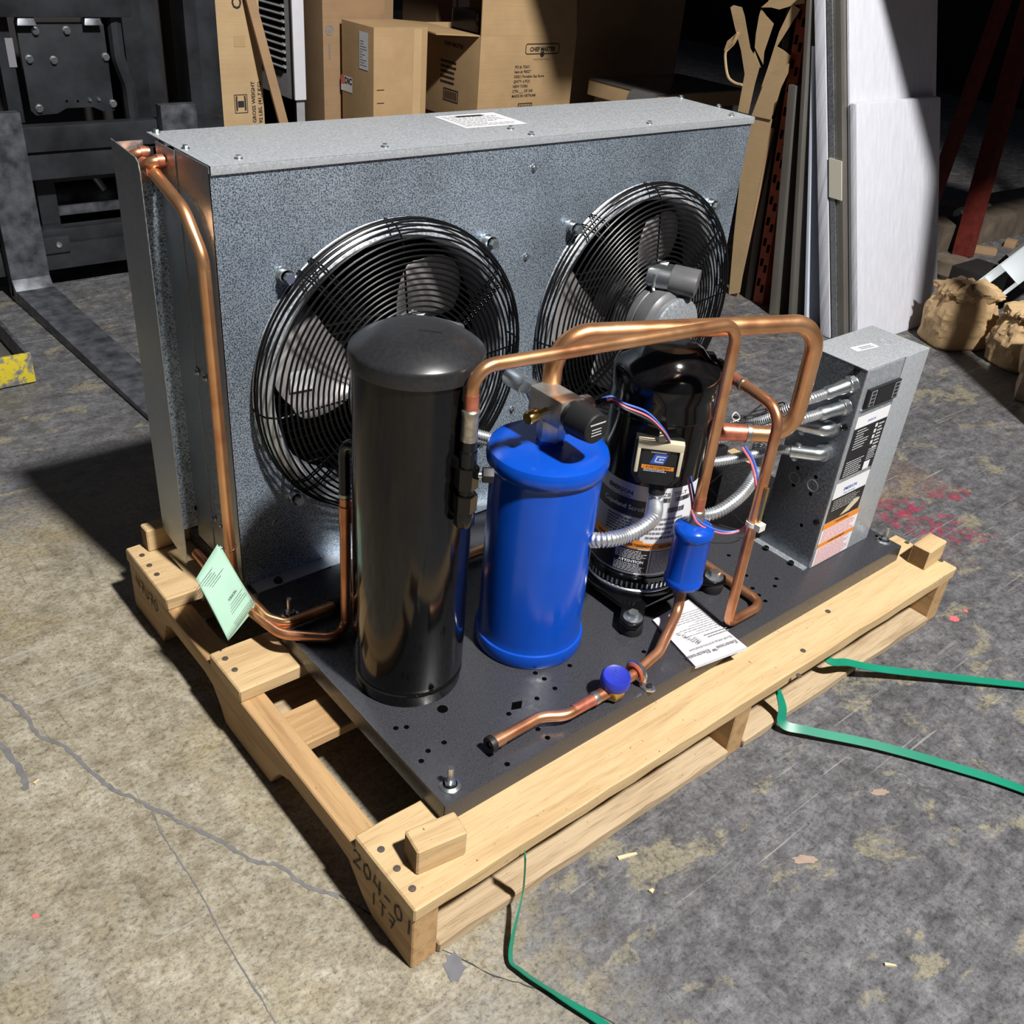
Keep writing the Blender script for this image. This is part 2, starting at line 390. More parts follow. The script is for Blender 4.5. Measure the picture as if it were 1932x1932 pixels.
def wrap_text(body, size, mat, parent, c, r, a, z, bold=0.0):     # text around a vertical cylinder, centred at angle a
    me = text_mesh(body, size, mat, 'CENTER', bold).copy()
    for p in me.vertices:
        b = a + p.co.x / r; p.co = V((c[0] + r * math.cos(b), c[1] + r * math.sin(b), z + p.co.y))
    return put(me, 'lettering', parent)
def lines_mb(mb, M, w, h, rows, fill=.8, thick=.45, seed=0, words=True):   # rows of small print as dashes
    rd = random.Random(seed)
    for i in range(rows):
        y = h / 2 - (i + .5) * h / rows; x = -w / 2; end = -w / 2 + w * (fill + (1 - fill) * rd.random())
        t = h / rows * thick / 2
        while x < end:
            L = w * rd.uniform(.04, .13) if words else w
            x1 = min(x + L, end); mb.add([M @ V((x, y - t, 0)), M @ V((x1, y - t, 0)), M @ V((x1, y + t, 0)), M @ V((x, y + t, 0))], [(0, 1, 2, 3)])
            x = x1 + w * .018
    return mb
def quad(mb, M, x0, x1, y0, y1, z=0):
    return mb.add([M @ V((x0, y0, z)), M @ V((x1, y0, z)), M @ V((x1, y1, z)), M @ V((x0, y1, z))], [(0, 1, 2, 3)])
def hexpoly(r, n=6, a=0): return [(r * math.cos(a + 2 * PI * i / n), r * math.sin(a + 2 * PI * i / n)) for i in range(n)]
def torus_ring(mb, M, R, r, n=72, k=6):
    pts = [M @ V((R * math.cos(2 * PI * i / n), R * math.sin(2 * PI * i / n), 0)) for i in range(n)]
    mb.tube(pts, r, k, closed=True)

# ================================================================== the setting
H = .135; ZB = .1716
floor = struct(MB().box(-5, 13, -6, 13, -.1, 0).build('floor', 'floor', smooth=0), 'stained concrete warehouse floor')
struct(MB().box(-5, 13, 10.0, 10.2, 0, 6).build('wall_back', 'wall', smooth=0), 'dark far warehouse wall')
struct(MB().box(9.0, 9.2, -6, 10.0, 0, 6).build('wall_right', 'wall', smooth=0), 'dark warehouse wall behind the racking')
def ribbon(pts, w, z=.0008, jit=0.0, seed=1):
    rd = random.Random(seed); mb = MB(); vs = []
    for i, p in enumerate(pts):
        a = pts[max(0, i - 1)]; b = pts[min(len(pts) - 1, i + 1)]; t = V((b[0] - a[0], b[1] - a[1], 0)).normalized(); n = V((-t.y, t.x, 0))
        ww = (w[i] if isinstance(w, list) else w) * (1 + jit * rd.uniform(-1, 1)); off = n * (w[i] if isinstance(w, list) else w) * jit * rd.uniform(-.8, .8)
        vs += [V((p[0], p[1], z)) + n * ww / 2 + off, V((p[0], p[1], z)) - n * ww / 2 + off]
    return mb.add(vs, [(2 * i, 2 * i + 1, 2 * i + 3, 2 * i + 2) for i in range(len(pts) - 1)])
def gp(pxs, n=0):
    P = [at(u, v, z=0) for u, v in pxs]; return spline(P, n) if n else P
MT['crack'] = plain('crack_filler', (.15, .147, .147), rough=.8, var=.2, scale=60)
MT['crack_d'] = plain('dark_crack', (.05, .048, .045), rough=.9)
ribbon(gp([(0, 1310), (40, 1340), (75, 1388), (130, 1415), (180, 1465), (215, 1490), (270, 1515), (330, 1545), (380, 1570), (430, 1595), (480, 1625), (530, 1635), (575, 1670), (640, 1690)], 6), .0058, jit=.45, seed=3).build('crack_filler', 'crack', floor, smooth=0)
ribbon(gp([(0, 1402), (22, 1430), (42, 1460), (52, 1490)], 5), .009, jit=.25, seed=4).build('crack_filler', 'crack', floor, smooth=0)
ribbon(gp([(286, 1531), (310, 1580), (350, 1640), (385, 1700), (440, 1800), (490, 1880), (520, 1932)], 6), .0020, jit=.5, seed=5).build('hairline_crack', 'crack', floor, smooth=0)
ribbon(gp([(640, 1690), (690, 1720), (760, 1760), (850, 1800), (930, 1840), (990, 1858), (1075, 1890), (1160, 1932)], 6), .0016, jit=.7, seed=6).build('hairline_crack', 'crack_d', floor, smooth=0)
def blob(px, rx, ry, seed, mat, name, z=.0009, rot=0.0):
    rd = random.Random(seed); c = at(*px, z=0); vs = [V((c.x, c.y, z))]; n = 18
    for i in range(n):
        a = 2 * PI * i / n; k = rd.uniform(.75, 1.2); x, y = rx * k * math.cos(a), ry * k * math.sin(a)
        vs.append(V((c.x + x * math.cos(rot) - y * math.sin(rot), c.y + x * math.sin(rot) + y * math.cos(rot), z)))
    return MB().add(vs, [(0, i + 1, (i + 1) % n + 1) for i in range(n)]).build(name, mat, floor, smooth=0)
for i, (u, v, rx, ry) in enumerate([(1690, 955, .09, .035), (1740, 985, .13, .05), (1800, 1010, .12, .03), (1780, 930, .07, .04)]): blob((u, v), rx, ry, 20 + i, 'pink', 'pink_paint_mark', .0009 + i * .0001, -.6)
MT['pink_s'] = plain('pink_paint_drop', (.66, .13, .15), rough=.6)
for i, (u, v, rx, ry) in enumerate([(1800, 1168, .012, .010), (1822, 1153, .006, .005), (67, 1729, .005, .004)]): blob((u, v), rx, ry, 40 + i, 'pink_s', 'pink_paint_drop')
MT['tanstain'] = plain('tan_stain', (.30, .22, .17), rough=.7, var=.15)
blob((1518, 1622), .022, .008, 50, 'tanstain', 'glue_stain', rot=-.6); blob((1660, 1495), .016, .007, 51, 'tanstain', 'glue_stain', rot=-.4)
MT['greystain'] = plain('grey_stain', (.135, .135, .15), rough=.7, var=.15)
blob((858, 1828), .014, .022, 52, 'greystain', 'grey_stain', rot=-.5)
ribbon(gp([(1490, 1408), (1560, 1425), (1650, 1450), (1760, 1490), (1860, 1525), (1932, 1548)], 6), .018, .0007, .3, 8).build('pale_scuff_line', 'chalk', floor, smooth=0)

# ================================================================== pallet
PL, PW = 1.367, .965
pal = thing('wooden_pallet', 'wooden pallet of pale boards carrying the refrigeration unit', 'pallet', (PL / 2, PW / 2, 0))
def board(name, x0, x1, y0, y1, z0, z1, mat, parent, bev=.0025, rz=0.0, label=None, wobble=0.0, along='x'):
    c = V(((x0 + x1) / 2, (y0 + y1) / 2, (z0 + z1) / 2)); lx, ly, lz = x1 - x0, y1 - y0, z1 - z0
    if along == 'y': lx, ly = ly, lx; rz += PI / 2
    mb = MB(); k = max(2, int(lx / .05)) if wobble else 1; vs = []; rd = random.Random(int(abs(x0 * 1e3 + y0 * 7e3 + z0 * 3e3)) + 1)
    for i in range(k + 1):
        x = -lx / 2 + lx * i / k; w = lambda: wobble * rd.uniform(-1, 1)
        vs += [(x, -ly / 2 + w(), -lz / 2 + w() * .3), (x, ly / 2 + w(), -lz / 2), (x, ly / 2 + w(), lz / 2), (x, -ly / 2 + w(), lz / 2 + w() * .2)]
    fs = [(0, 1, 2, 3), (4 * k + 3, 4 * k + 2, 4 * k + 1, 4 * k)]
    for i in range(k):
        for j in range(4): fs.append((4 * i + j, 4 * i + 4 + j, 4 * i + 4 + (j + 1) % 4, 4 * i + (j + 1) % 4))
    mb.add(vs, fs)
    return put(mb.mesh(name, mat, bevel=bev, seg=1), name, parent, Matrix.Translation(c) @ Matrix.Rotation(rz, 4, 'Z'), label)
for y0, y1 in ((0, .146), (.49, .60), (.775, .965)):
    board('deck_board', -.002, PL, y0, y1, .108, H, 'wood_top', pal, wobble=.0012)
for y0, y1 in ((.002, .125), (.47, .58), (.84, .955)):
    board('bottom_board', .043, .661, y0, y1, 0, .022, 'wood_low', pal, wobble=.0018); board('bottom_board', .705, PL - .043, y0, y1, 0, .019, 'wood_low', pal, wobble=.0018)
board('brace_board', .04, PL - .04, .36, .44, .082, .102, 'wood_side', pal)
for x0 in (0, .662, PL - .042):      # notched stringers
    prof = [(0, .0), (.095, .0), (.125, .022), (.16, .062), (.20, .068), (.33, .068), (.365, .052), (.385, .030), (.40, .0), (.56, .0), (.575, .03), (.60, .06), (.63, .068), (.77, .068), (.80, .055), (.82, .0), (.955, .0), (.955, .108), (0, .108)]
    mb = MB(); mb.prism([(p[0] - .4775, p[1] - .06) for p in prof], -.021, .021, Matrix(((1, 0, 0, 0), (0, 0, -1, 0), (0, 1, 0, 0), (0, 0, 0, 1))))
    put(mb.mesh('stringer', 'wood_side', bevel=.002, seg=1), 'stringer', pal, Matrix.Translation((x0 + .021, .4825, .06)) @ Matrix.Rotation(PI / 2, 4, 'Z'))
def cleat(c, l, w, h, rz):
    mb = MB(); mb.box(-l / 2, l / 2, -w / 2, w / 2, 0, h); mb.m = [1, 0, 0, 0, 0, 0]
    put(mb.mesh('cleat', ['wood_top', 'end'], bevel=.0025, seg=1), 'cleat', pal, Matrix.Translation((c[0], c[1], H)) @ Matrix.Rotation(rz, 4, 'Z'))
cleat((.070, .056), .075, .040, .047, -.15); cleat((1.328, .055), .072, .040, .046, .05); cleat((.115, .943), .17, .03, .048, .0)
nm = MB().lathe([(.0001, .0), (.0052, .0), (.0052, .0012), (.0001, .0016)], n=10, caps=False).mesh('nail', 'nail')
for u, v in [(719, 1603), (749, 1639), (778, 1677), (1515, 1228), (1507, 1275), (268, 1048), (282, 1067), (296, 1084), (425, 1243), (443, 1264), (1775, 1058), (1711, 1024), (1562, 1154)]:
    put(nm, 'nail', pal, Matrix.Translation(at(u, v, z=H)))
# hand-written numbers on the near end of the side stringer
def strokes(parent, org, xv, nv, size, chars, gap=.8, w=.11):
    G = {'2': [[(0, .8), (.15, 1), (.45, 1), (.55, .75), (.1, .1), (0, 0), (.6, .02)]], '0': [[(.3, 1), (.05, .75), (.05, .25), (.3, 0), (.55, .25), (.55, .75), (.3, 1)]],
         '4': [[(.1, 1), (.02, .45), (.6, .42)], [(.48, .95), (.5, 0)]], '-': [[(.05, .45), (.5, .5)]], '1': [[(.3, 1), (.3, 0)]], '7': [[(0, .95), (.6, 1), (.3, 0)], [(.12, .5), (.5, .52)]],
         'U': [[(.05, 1), (.05, .2), (.3, 0), (.55, .2), (.55, 1)]], 'T': [[(0, 1), (.6, 1)], [(.3, 1), (.3, 0)]]}
    M = frame(org, xv, nv); mb = MB(); x = 0
    for ch in chars:
        if ch != ' ':
            for st in G[ch]:
                P = [V(((x + a) * size, b * size, 0)) for a, b in st]
                for a, b in zip(P, P[1:]):
                    t = (b - a).normalized(); n = V((-t.y, t.x, 0)) * w * size / 2
                    mb.add([M @ (a + n - t * .3 * n.length), M @ (a - n - t * .3 * n.length), M @ (b - n + t * .3 * n.length), M @ (b + n + t * .3 * n.length)], [(0, 1, 2, 3)])
        x += gap
    mb.build('lettering', 'ink', parent, smooth=0)
strokes(pal, V((-.0012, .150, .075)), (0, -1, -.04), (-1, 0, 0), .030, '204-01', .85)
strokes(pal, V((-.0012, .106, .036)), (0, -1, -.02), (-1, 0, 0), .026, '1T7', .85)
strokes(pal, V((-.0012, .93, .07)), (0, -1, -.04), (-1, 0, 0), .026, '47U70', .8)

# ================================================================== condensing unit
BX, BY, BL, BYB = .1095, .088, 1.167, .925
unit = thing('condensing_unit', 'two-fan refrigeration condensing unit bolted to a black base, with copper pipes', 'refrigeration unit', (BX + BL / 2, (BY + BYB) / 2, H))
# base plate: a folded pan
mb = MB(); t = .0025
mb.box(BX, BX + BL, BY, BYB, ZB - t, ZB)
mb.box(BX, BX + BL, BY, BY + t, H, ZB - t); mb.box(BX, BX + BL, BYB - t, BYB, H, ZB - t)
mb.box(BX, BX + t, BY + t + .001, BYB - t, H, ZB - t); mb.box(BX + BL - t, BX + BL, BY + t + .001, BYB - t, H, ZB - t)
base = mb.build('base_plate', 'base', unit, bevel=.0022)
hole = MB().lathe([(.0042, 0), (.0001, .0002)], n=12, caps=False).mesh('bolt_hole', 'dark')
bighole = MB().lathe([(.0085, 0), (.0001, .0002)], n=16, caps=False).mesh('bolt_hole', 'dark')
for u, v in [(835, 1338)]: put(bighole, 'bolt_hole', base, Matrix.Translation(at(u, v, z=ZB) + V((0, 0, .0004))))
for u, v in [(747, 1374), (767, 1372), (838, 1401), (808, 1417), (795, 1436), (957, 1442), (1015, 1376), (1033, 1392), (1010, 1270), (1027, 1281), (1047, 1299), (1013, 1318), (960, 1347), (1075, 1256), (1420, 1110), (1432, 1123), (1444, 1134), (1462, 1106), (1408, 1086), (1400, 1070), (1465, 1092), (1215, 1230), (1375, 1048)]:
    put(hole, 'bolt_hole', base, Matrix.Translation(at(u, v, z=ZB) + V((0, 0, .0004))))
p = at(975, 1331, z=ZB); put(MB().prism([(.014, 0), (0, .009), (-.014, 0), (0, -.009)], 0, .0003).mesh('square_hole', 'dark', smooth=0), 'square_hole', base, Matrix.Translation(p + V((0, 0, .0003))) @ Matrix.Rotation(.2, 4, 'Z'))
# anchor bolts with flanged nuts
ab = MB(); ab.lathe([(.0001, 0), (.0155, 0), (.0155, .0015), (.0105, .004)], n=20, caps=False); ab.prism(hexpoly(.0088), .003, .009); ab.tube([(0, 0, .008), (0, 0, .036)], .0046, 10)
abm = ab.mesh('anchor_bolt', 'zinc')
for u, v in [(849, 1482), (547, 1161), (1667, 1021)]: put(abm, 'anchor_bolt', base, Matrix.Translation(at(u, v, z=ZB)))

# --- condenser cabinet
CX0, CX1, CY0, CY1, CZ = .107, 1.295, .689, .906, .8935
FC = [(.4096, .527), (1.007, .527)]; HR = .232
mb = MB(); hc = .285; z0c, z1c = ZB, CZ - .011
def rect(x0, x1, z0, z1): mb.add([(x0, CY0, z0), (x1, CY0, z0), (x1, CY0, z1), (x0, CY0, z1)], [(0, 1, 2, 3)])
rect(CX0, CX1, z0c, .527 - hc); rect(CX0, CX1, .527 + hc, z1c)
rect(CX0, .4096 - hc, .527 - hc, .527 + hc); rect(.4096 + hc, 1.007 - hc, .527 - hc, .527 + hc); rect(1.007 + hc, CX1, .527 - hc, .527 + hc)
for fx, fz in FC:
    n = 64; vs = []
    for i in range(n):
        a = 2 * PI * i / n; c, s = math.cos(a), math.sin(a); k = hc / max(abs(c), abs(s))
        vs += [(fx + HR * c, CY0, fz + HR * s), (fx + k * c, CY0, fz + k * s)]
    mb.add(vs, [(2 * i, 2 * i + 1, (2 * i + 3) % (2 * n), (2 * i + 2) % (2 * n)) for i in range(n)])
cab = mb.build('condenser_cabinet', 'galv', unit, smooth=0, label='galvanized condenser cabinet with two round fan openings')
# bottom flange, lid, side sheets, back coil
MB().box(CX0 + .012, CX1, .6585, CY0 - .0001, ZB + .0002, ZB + .0022).build('bottom_flange', 'galv_plain', cab, smooth=0)
mb = MB(); mb.box(CX0 + .002, CX1 + .004, CY0 - .0035, CY1, CZ - .0015, CZ); mb.box(CX0 + .002, CX1 + .004, CY0 - .0035, CY0 - .002, CZ - .013, CZ - .0015); mb.box(CX1 + .0025, CX1 + .004, CY0 - .002, CY1, CZ - .013, CZ - .0015)
lid = mb.build('lid', 'galv_lid', cab, bevel=.0008, smooth=30)
MB().box(CX0, CX0 + .0015, CY0, .802, ZB, CZ - .002).build('side_panel', 'galv_side', cab, smooth=0)
MB().box(CX0 - .0018, CX0 - .0003, .798, .865, ZB + .012, CZ - .004).build('coil_end_plate', 'galv_side', cab, smooth=0)
MB().box(CX1 - .0015, CX1, CY0 + .002, CY1, ZB, CZ - .014).build('side_panel', 'galv_plain', cab, smooth=0)
mb = MB(); mb.box(.06, CX0, .865, .8665, .205, .842)
strip = mb.build('coil_guard_strip', 'galv', cab, smooth=0)
mb = MB(); X1 = .0595
zt = .8815
poly = [(.817, .205), (.8175, .166), (.92, .186), (.92, zt + .003), (.828, zt - .004), (.820, zt - .010), (.817, zt - .022)]
mb.prism([(y, z) for y, z in poly], X1, X1 + .0015, Matrix(((0, 0, 1, 0), (1, 0, 0, 0), (0, 1, 0, 0), (0, 0, 0, 1))))
mb.box(X1 + .0015, CX0, .9185, .92, .19, zt - .002)
mb.build('coil_guard', 'galv_side', cab, smooth=0)
mb = MB(); mb.box(CX0 + .006, CX1 - .004, .79, .895, ZB + .01, CZ - .02); mb.build('coil_core', 'dark', cab, smooth=0)
mb = MB()
for i in range(36): mb.box(CX0 + .02, CX1 - .02, .786, .7895, .21 + i * .0185, .2125 + i * .0185)
mb.build('coil_fins', 'rubber', cab, smooth=0)['kind'] = 'stuff'
# screws
scr = MB(); scr.lathe([(.0001, 0), (.0066, 0), (.0062, .001), (.0045, .0014)], n=14, caps=False); scr.prism(hexpoly(.0042), .001, .0048); scrm = scr.mesh('screw', 'zinc')
for u, v in [(450, 299), (726, 277), (963, 243), (1002, 254), (1225, 233), (1285, 184), (1356, 201), (1380, 218), (295, 250), (350, 280)]:
    put(scrm, 'screw', lid, Matrix.Translation(at(u, v, z=CZ)))
for u, v in [(1007, 316), (992, 484), (965, 772), (520, 985)]: put(scrm, 'screw', cab, zto(at(u, v, y=CY0), (0, -1, 0)))
for u, v in [(372, 702), (387, 713), (404, 978), (419, 992)]: put(scrm, 'screw', cab, zto(at(u, v, x=CX0 - .002), (-1, 0, 0)))
for u, v in [(525, 1097)]:
    put(MB().lathe([(.0001, 0), (.008, 0), (.008, .004), (.005, .008), (.0001, .009)], n=12, caps=False).mesh('flange_bolt', 'rubber'), 'flange_bolt', cab, Matrix.Translation(at(u, v, z=ZB + .002)))
put(MB().lathe([(.0075, 0), (.0001, .0002)], n=16, caps=False).mesh('punched_hole', 'dark'), 'punched_hole', cab, zto(at(374, 957, y=.8645), (0, -1, 0)))
# data plate on the lid
q = [at(u, v, z=CZ + .0004) for u, v in [(819, 220), (930, 212), (995, 233), (880, 242)]]
pl = MB().add(q, [(0, 1, 2, 3)]).build('data_label', 'white', lid, smooth=0)
Mq = frame((q[0] + q[1] + q[2] + q[3]) / 4 + V((0, 0, .0003)), q[2] - q[3], (0, 0, 1))
w_ = (q[2] - q[3]).length; h_ = (q[1] - q[2]).length
lines_mb(MB(), Mq, w_ * .88, h_ * .82, 9, .5, .4, 5).build('label_print', 'greyink', lid, smooth=0)
mb = MB(); quad(mb, Mq, -.03, .03, h_ * .30, h_ * .40, .0001); mb.build('label_print', 'ink', lid, smooth=0)

# --- fans
def ym(o): return frame(o, (1, 0, 0), (0, -1, 0))       # local z toward -y (viewer side), local x = +x, local y = +z
bolt = MB(); bolt.lathe([(.0001, 0), (.0125, 0), (.0125, .002), (.009, .003), (.009, .012), (.0115, .012), (.0115, .016)], n=16, caps=False); bolt.prism(hexpoly(.0082), .016, .026); boltm = bolt.mesh('guard_bolt', 'zinc')
for fi, (fx, fz) in enumerate(FC):
    M = ym((fx, CY0, fz))
    sh = MB().lathe([(.262, .0016), (.254, .010), (.246, .018), (.238, .021), (.231, .016), (.228, .004), (.226, -.06), (.2275, -.06), (.2295, .003), (.2325, .0145), (.238, .019), (.2455, .016), (.252, .009), (.26, .0006)], M, 72, caps=False).build('fan_shroud', 'galv_plain', unit)
    g = MB()
    for R, z in [(.2625, .010), (.2635, .020), (.262, .030), (.258, .040), (.251, .049), (.2425, .055)]: torus_ring(g, M @ Matrix.Translation((0, 0, z)), R, .0019)
    R = .233
    while R > .078:
        torus_ring(g, M @ Matrix.Translation((0, 0, .058 + (.233 - R) * .06)), R, .0019); R -= .0092
    prof = [(.2625, .004), (.2635, .020), (.258, .040), (.2425, .054), (.233, .0555), (.08, .0648)]
    for k in range(4):
        for da in ((-.05, .05) if True else (0,)):
            a = PI / 4 + k * PI / 2 + da - .12
            for off in (-.0026, .0026): g.tube([M @ V((r * math.cos(a) - off * math.sin(a), r * math.sin(a) + off * math.cos(a), z - .003)) for r, z in prof], .0017, 6)
        a = k * PI / 2 + .06
        g.tube([M @ V((r * math.cos(a), r * math.sin(a), z - .003)) for r, z in prof], .0017, 6)
    gu = g.build('fan_guard', 'wire', unit, label='black wire fan guard of concentric rings')
    for sx in (-1, 1):
        for sz in (-1, 1):
            put(boltm, 'guard_bolt', gu, M @ Matrix.Translation((sx * .198, sz * .198, .0)))
    # motor, hub, blades, capacitor
    mo = MB().lathe([(.045, .0), (.072, .02), (.076, .045), (.076, .075), (.0745, .0765), (.0745, .0785), (.076, .080), (.076, .108), (.068, .118), (.062, .120), (.060, .128), (.052, .133), (.0001, .135)], M, 48, caps=False).build('fan_motor', 'motor', unit, label='grey fan motor standing out through the guard')
    MB().lathe([(.05, -.058), (.062, -.05), (.062, -.022), (.05, -.012)], M, 32).build('fan_hub', 'rubber', mo)
    endb = MB(); endb.lathe([(.064, .1195), (.0655, .122), (.0655, .130), (.058, .1345), (.0001, .1355)], M, 40, caps=False); endb.build('motor_end_bell', 'galv_plain', mo)
    for k in range(3):
        a0 = PI - .02 + k * 2 * PI / 3 + fi * .10; bl = MB(); vs = []; nr, na = 8, 10
        for i in range(nr + 1):
            r = .055 + .165 * i / nr; wd = .40 + .17 * math.sin(PI * min(1, i / nr * .9))
            for j in range(na + 1):
                f = j / na - .5; a = a0 + f * wd * 2 - .25 * (i / nr) + (.0 if i < nr else 0); rr = r - (.03 * (2 * f) ** 2 if i == nr else .012 * (2 * f) ** 2 if i == nr - 1 else 0)
                vs.append(M @ V((rr * math.cos(a), rr * math.sin(a), -.035 + f * .075 * (1.1 - .4 * i / nr))))
        for i in range(nr):
            for j in range(na): bl.add([], []); bl.f.append((i * (na + 1) + j, i * (na + 1) + j + 1, (i + 1) * (na + 1) + j + 1, (i + 1) * (na + 1) + j)); bl.m.append(0)
        bl.v = [tuple(x) for x in vs]
        b = bl.build('fan_blade', 'alu', mo, smooth=60); so = b.modifiers.new('thick', 'SOLIDIFY'); so.thickness = .0016
    if fi == 0:
        lb = MB(); Ml = M @ Matrix.Rotation(PI - .05, 4, 'Z') @ Matrix.Translation((.165, 0, -.012)); quad(lb, Ml, -.022, .022, -.018, .018); lb.build('blade_label', 'white', mo, smooth=0)
    cap = MB()
    a_, b_ = V((fx - .012, .640, .622)), V((fx + .040, .556, .618)); d = (b_ - a_).normalized(); Mc = frame(a_, d.cross(V((0, 0, 1))), d); L = (b_ - a_).length
    def oval(r): return [((.013 if abs(i - 0) < 0 else (.012 if math.cos(2 * PI * i / 24) >= 0 else -.012)) + r * math.cos(2 * PI * i / 24), r * math.sin(2 * PI * i / 24)) for i in range(24)]
    cap.prism(oval(.023), 0, L * .48, Mc); cp = cap.build('capacitor', 'zinc', mo)
    cb = MB(); cb.prism(oval(.0245), L * .46, L, Mc); cb.build('capacitor_boot', 'motor', mo, bevel=.002)
    cl = MB(); cl.tube(bend([a_ + d * L * .33 + V((-.035, -.004, .012)), a_ + d * L * .33 + V((-.036, -.004, -.008)), V((fx - .028, .612, .604)), V((fx - .03, .606, .598))], .01), .004, 8); cl.build('capacitor_clamp', 'zinc', mo)
    q_ = MB(); quad(q_, Mc @ frame((-.012, -.0236, L * .2), (0, 0, 1), (0, -1, 0)), -.012, .012, -.012, .012); q_.build('capacitor_label', 'white', mo, smooth=0)

# --- receiver (tall black tank)
RC = (.2222, .3464)
TR = Matrix.Translation
rec = MB().lathe([(.070, 0), (.083, .0), (.0845, .004), (.0845, .018), (.0865, .022), (.0865, .024), (.0845, .028), (.0855, .033), (.0865, .036), (.0865, .553)], TR((RC[0], RC[1], ZB)), 64).build('receiver_tank', 'gloss', unit, label='tall glossy black receiver tank')
MB().lathe([(.0868, .716 - ZB - .006), (.0902, .716 - ZB - .004), (.0905, .716 - ZB), (.0905, .730 - ZB), (.0898, .7335 - ZB), (.0875, .7360 - ZB), (.078, .7435 - ZB), (.064, .7515 - ZB), (.054, .7560 - ZB), (.046, .7568 - ZB), (.038, .7570 - ZB), (.0001, .7572 - ZB)], TR((RC[0], RC[1], ZB)), 64, caps=False).build('domed_cap', 'satin', rec)
lines_mb(MB(), frame((RC[0] + .012, RC[1] - .012, .7576), (.6, -.55, 0), (0, 0, 1)), .03, .006, 1, 1, .8, 2).build('embossed_mark', 'rubber', rec, smooth=0)
def pipe(name, pts, r, rad, mat, parent=None, n=14, bend_n=8, label=None, lab=None):
    return MB().tube(bend(pts, rad, bend_n), r, n).build(name, mat, parent or unit, label=label)
def collar(p, d, r, L, mat, parent, name='brazed_joint', n=16):
    d = V(d).normalized(); return MB().lathe([(r * .98, -L / 2), (r, -L / 2 + .001), (r, L / 2 - .001), (r * .98, L / 2)], zto(p, d), n).build(name, mat, parent)
# inlet line from the coil into the receiver (pipe B)
r58 = .0088
pB = pipe('liquid_inlet_pipe', [(.085, .835, .168), (.078, .70, .178), (.0795, .605, .184), (.094, .525, .184), (.160, .470, .184), (.1915, .484, .186), (.1925, .4835, .44)], r58, [.05, .05, .045, .03, .022], 'copper_d', label='copper pipe rising beside the black receiver tank')
collar((.1925, .4835, .445), (0, 0, 1), .0100, .006, 'braze', pB)
MB().tube(bend([(.1925, .4835, .44), (.1926, .4833, .535), (.205, .41, .545)], .022), [.0092] * 10, 14).build('black_elbow', 'gloss', pB)
MB().lathe([(.0105, 0), (.0105, .03)], TR((.1925, .4835, .395)), 14).build('scorched_sleeve', 'copper_d', pB)
# discharge line (pipe A): coil top -> down the corner -> along the base behind the tanks
pA = pipe('discharge_pipe', [(.088, .868, .8535), (.088, .845, .8535), (.089, .742, .822), (.0915, .697, .765), (.0915, .694, .20), (.0915, .655, .187), (.093, .57, .187), (.112, .541, .187), (.215, .541, .187), (.52, .5335, .187), (.66, .53, .187), (.858, .50, .184), (.858, .30, .184)], .0095, [.03, .05, .05, .02, .03, .03, .02, .1, .05, .05, .05, .05], 'copper_o', label='long copper discharge pipe running down the cabinet corner')
collar((.088, .846, .8537), (0, -1, -.08), .0125, .004, 'zinc', pA, 'joint_ring'); 
MB().lathe([(.0118, -.025), (.0120, .014)], zto((.088, .862, .8535), (0, 1, 0)), 16).build('heat_tinted_sleeve', 'heat', pA)
for (y0, z0) in ((.842, .868), (.905, .866)):
    MB().tube(bend([(.107, y0 - .006, z0), (.085, y0 - .006, z0 - .001), (.078, y0 + .012, z0 - .012), (.085, y0 + .03, z0 - .03), (.107, y0 + .03, z0 - .03)], .012), .0085, 12).build('return_bend', 'copper', cab)
    MB().lathe([(.0095, 0), (.0095, .010)], zto((.0925, y0 - .006, z0), (1, 0, 0)), 12).build('bend_sleeve', 'heat', cab)
for i in range(9):
    z0 = .80 - i * .07
    MB().tube(bend([(.107, .876, z0), (.080, .876, z0), (.080, .905, z0 - .03), (.107, .905, z0 - .03)], .012), .0068, 10).build('return_bend', 'copper', cab)
MB().tube([(.2, .5413, .187), (.2035, .5413, .187), (.222, .541, .187)], .0125, 14).build('pipe_grommet', 'rubber', pA)

# receiver outlet valve and upper liquid line (pipe C) down to the filter drier
VX, VY = .2375, .2465
DR = (.684, .186)
vb = MB()
T0 = lambda z: TR((VX, VY, z))
vb.lathe([(.0125, .506), (.0145, .509), (.0145, .531)], T0(0), 16); vb.prism(hexpoly(.0165, 6, .3), .531, .556, T0(0)); vb.lathe([(.0118, .556), (.0118, .567)], T0(0), 16)
vb.prism(hexpoly(.0165, 6, .3), .567, .599, T0(0)); vb.lathe([(.0122, .599), (.0122, .622), (.0105, .624), (.0105, .640)], T0(0), 16)
val = vb.build('receiver_valve', 'gloss', rec, label='black angle valve on the receiver outlet')
MB().tube([(VX - .004, VY + .004, .603), (VX - .006, VY + .022, .603)], .0125, 14).build('valve_port', 'gloss', rec)
MB().tube([(VX - .004, VY + .004, .525), (VX - .006, VY + .022, .525)], .0095, 14).build('valve_port', 'gloss', rec)
MB().tube([(VX + .008, VY - .006, .586), (VX + .018, VY - .013, .586)], .0042, 10).build('valve_stem', 'zinc', rec)
MB().prism(hexpoly(.0115), 0, .015, zto((VX + .017, VY - .012, .586), (.8, -.55, -.02))).build('valve_cap_nut', 'rubber', rec, bevel=.0015)
MB().lathe([(.0112, .638), (.0112, .674), (.0122, .676), (.0122, .681), (.0105, .683)], T0(0), 16).build('brazed_sleeve', 'braze', rec)
r58c = .0092
pC = pipe('liquid_pipe', [(VX, VY, .675), (VX, VY, .740), (DR[0], DR[1], .736), (DR[0], DR[1], .40)], r58c, [.042, .032], 'copper_o', bend_n=10, label='copper liquid pipe arching from the black tank to the small blue drier')
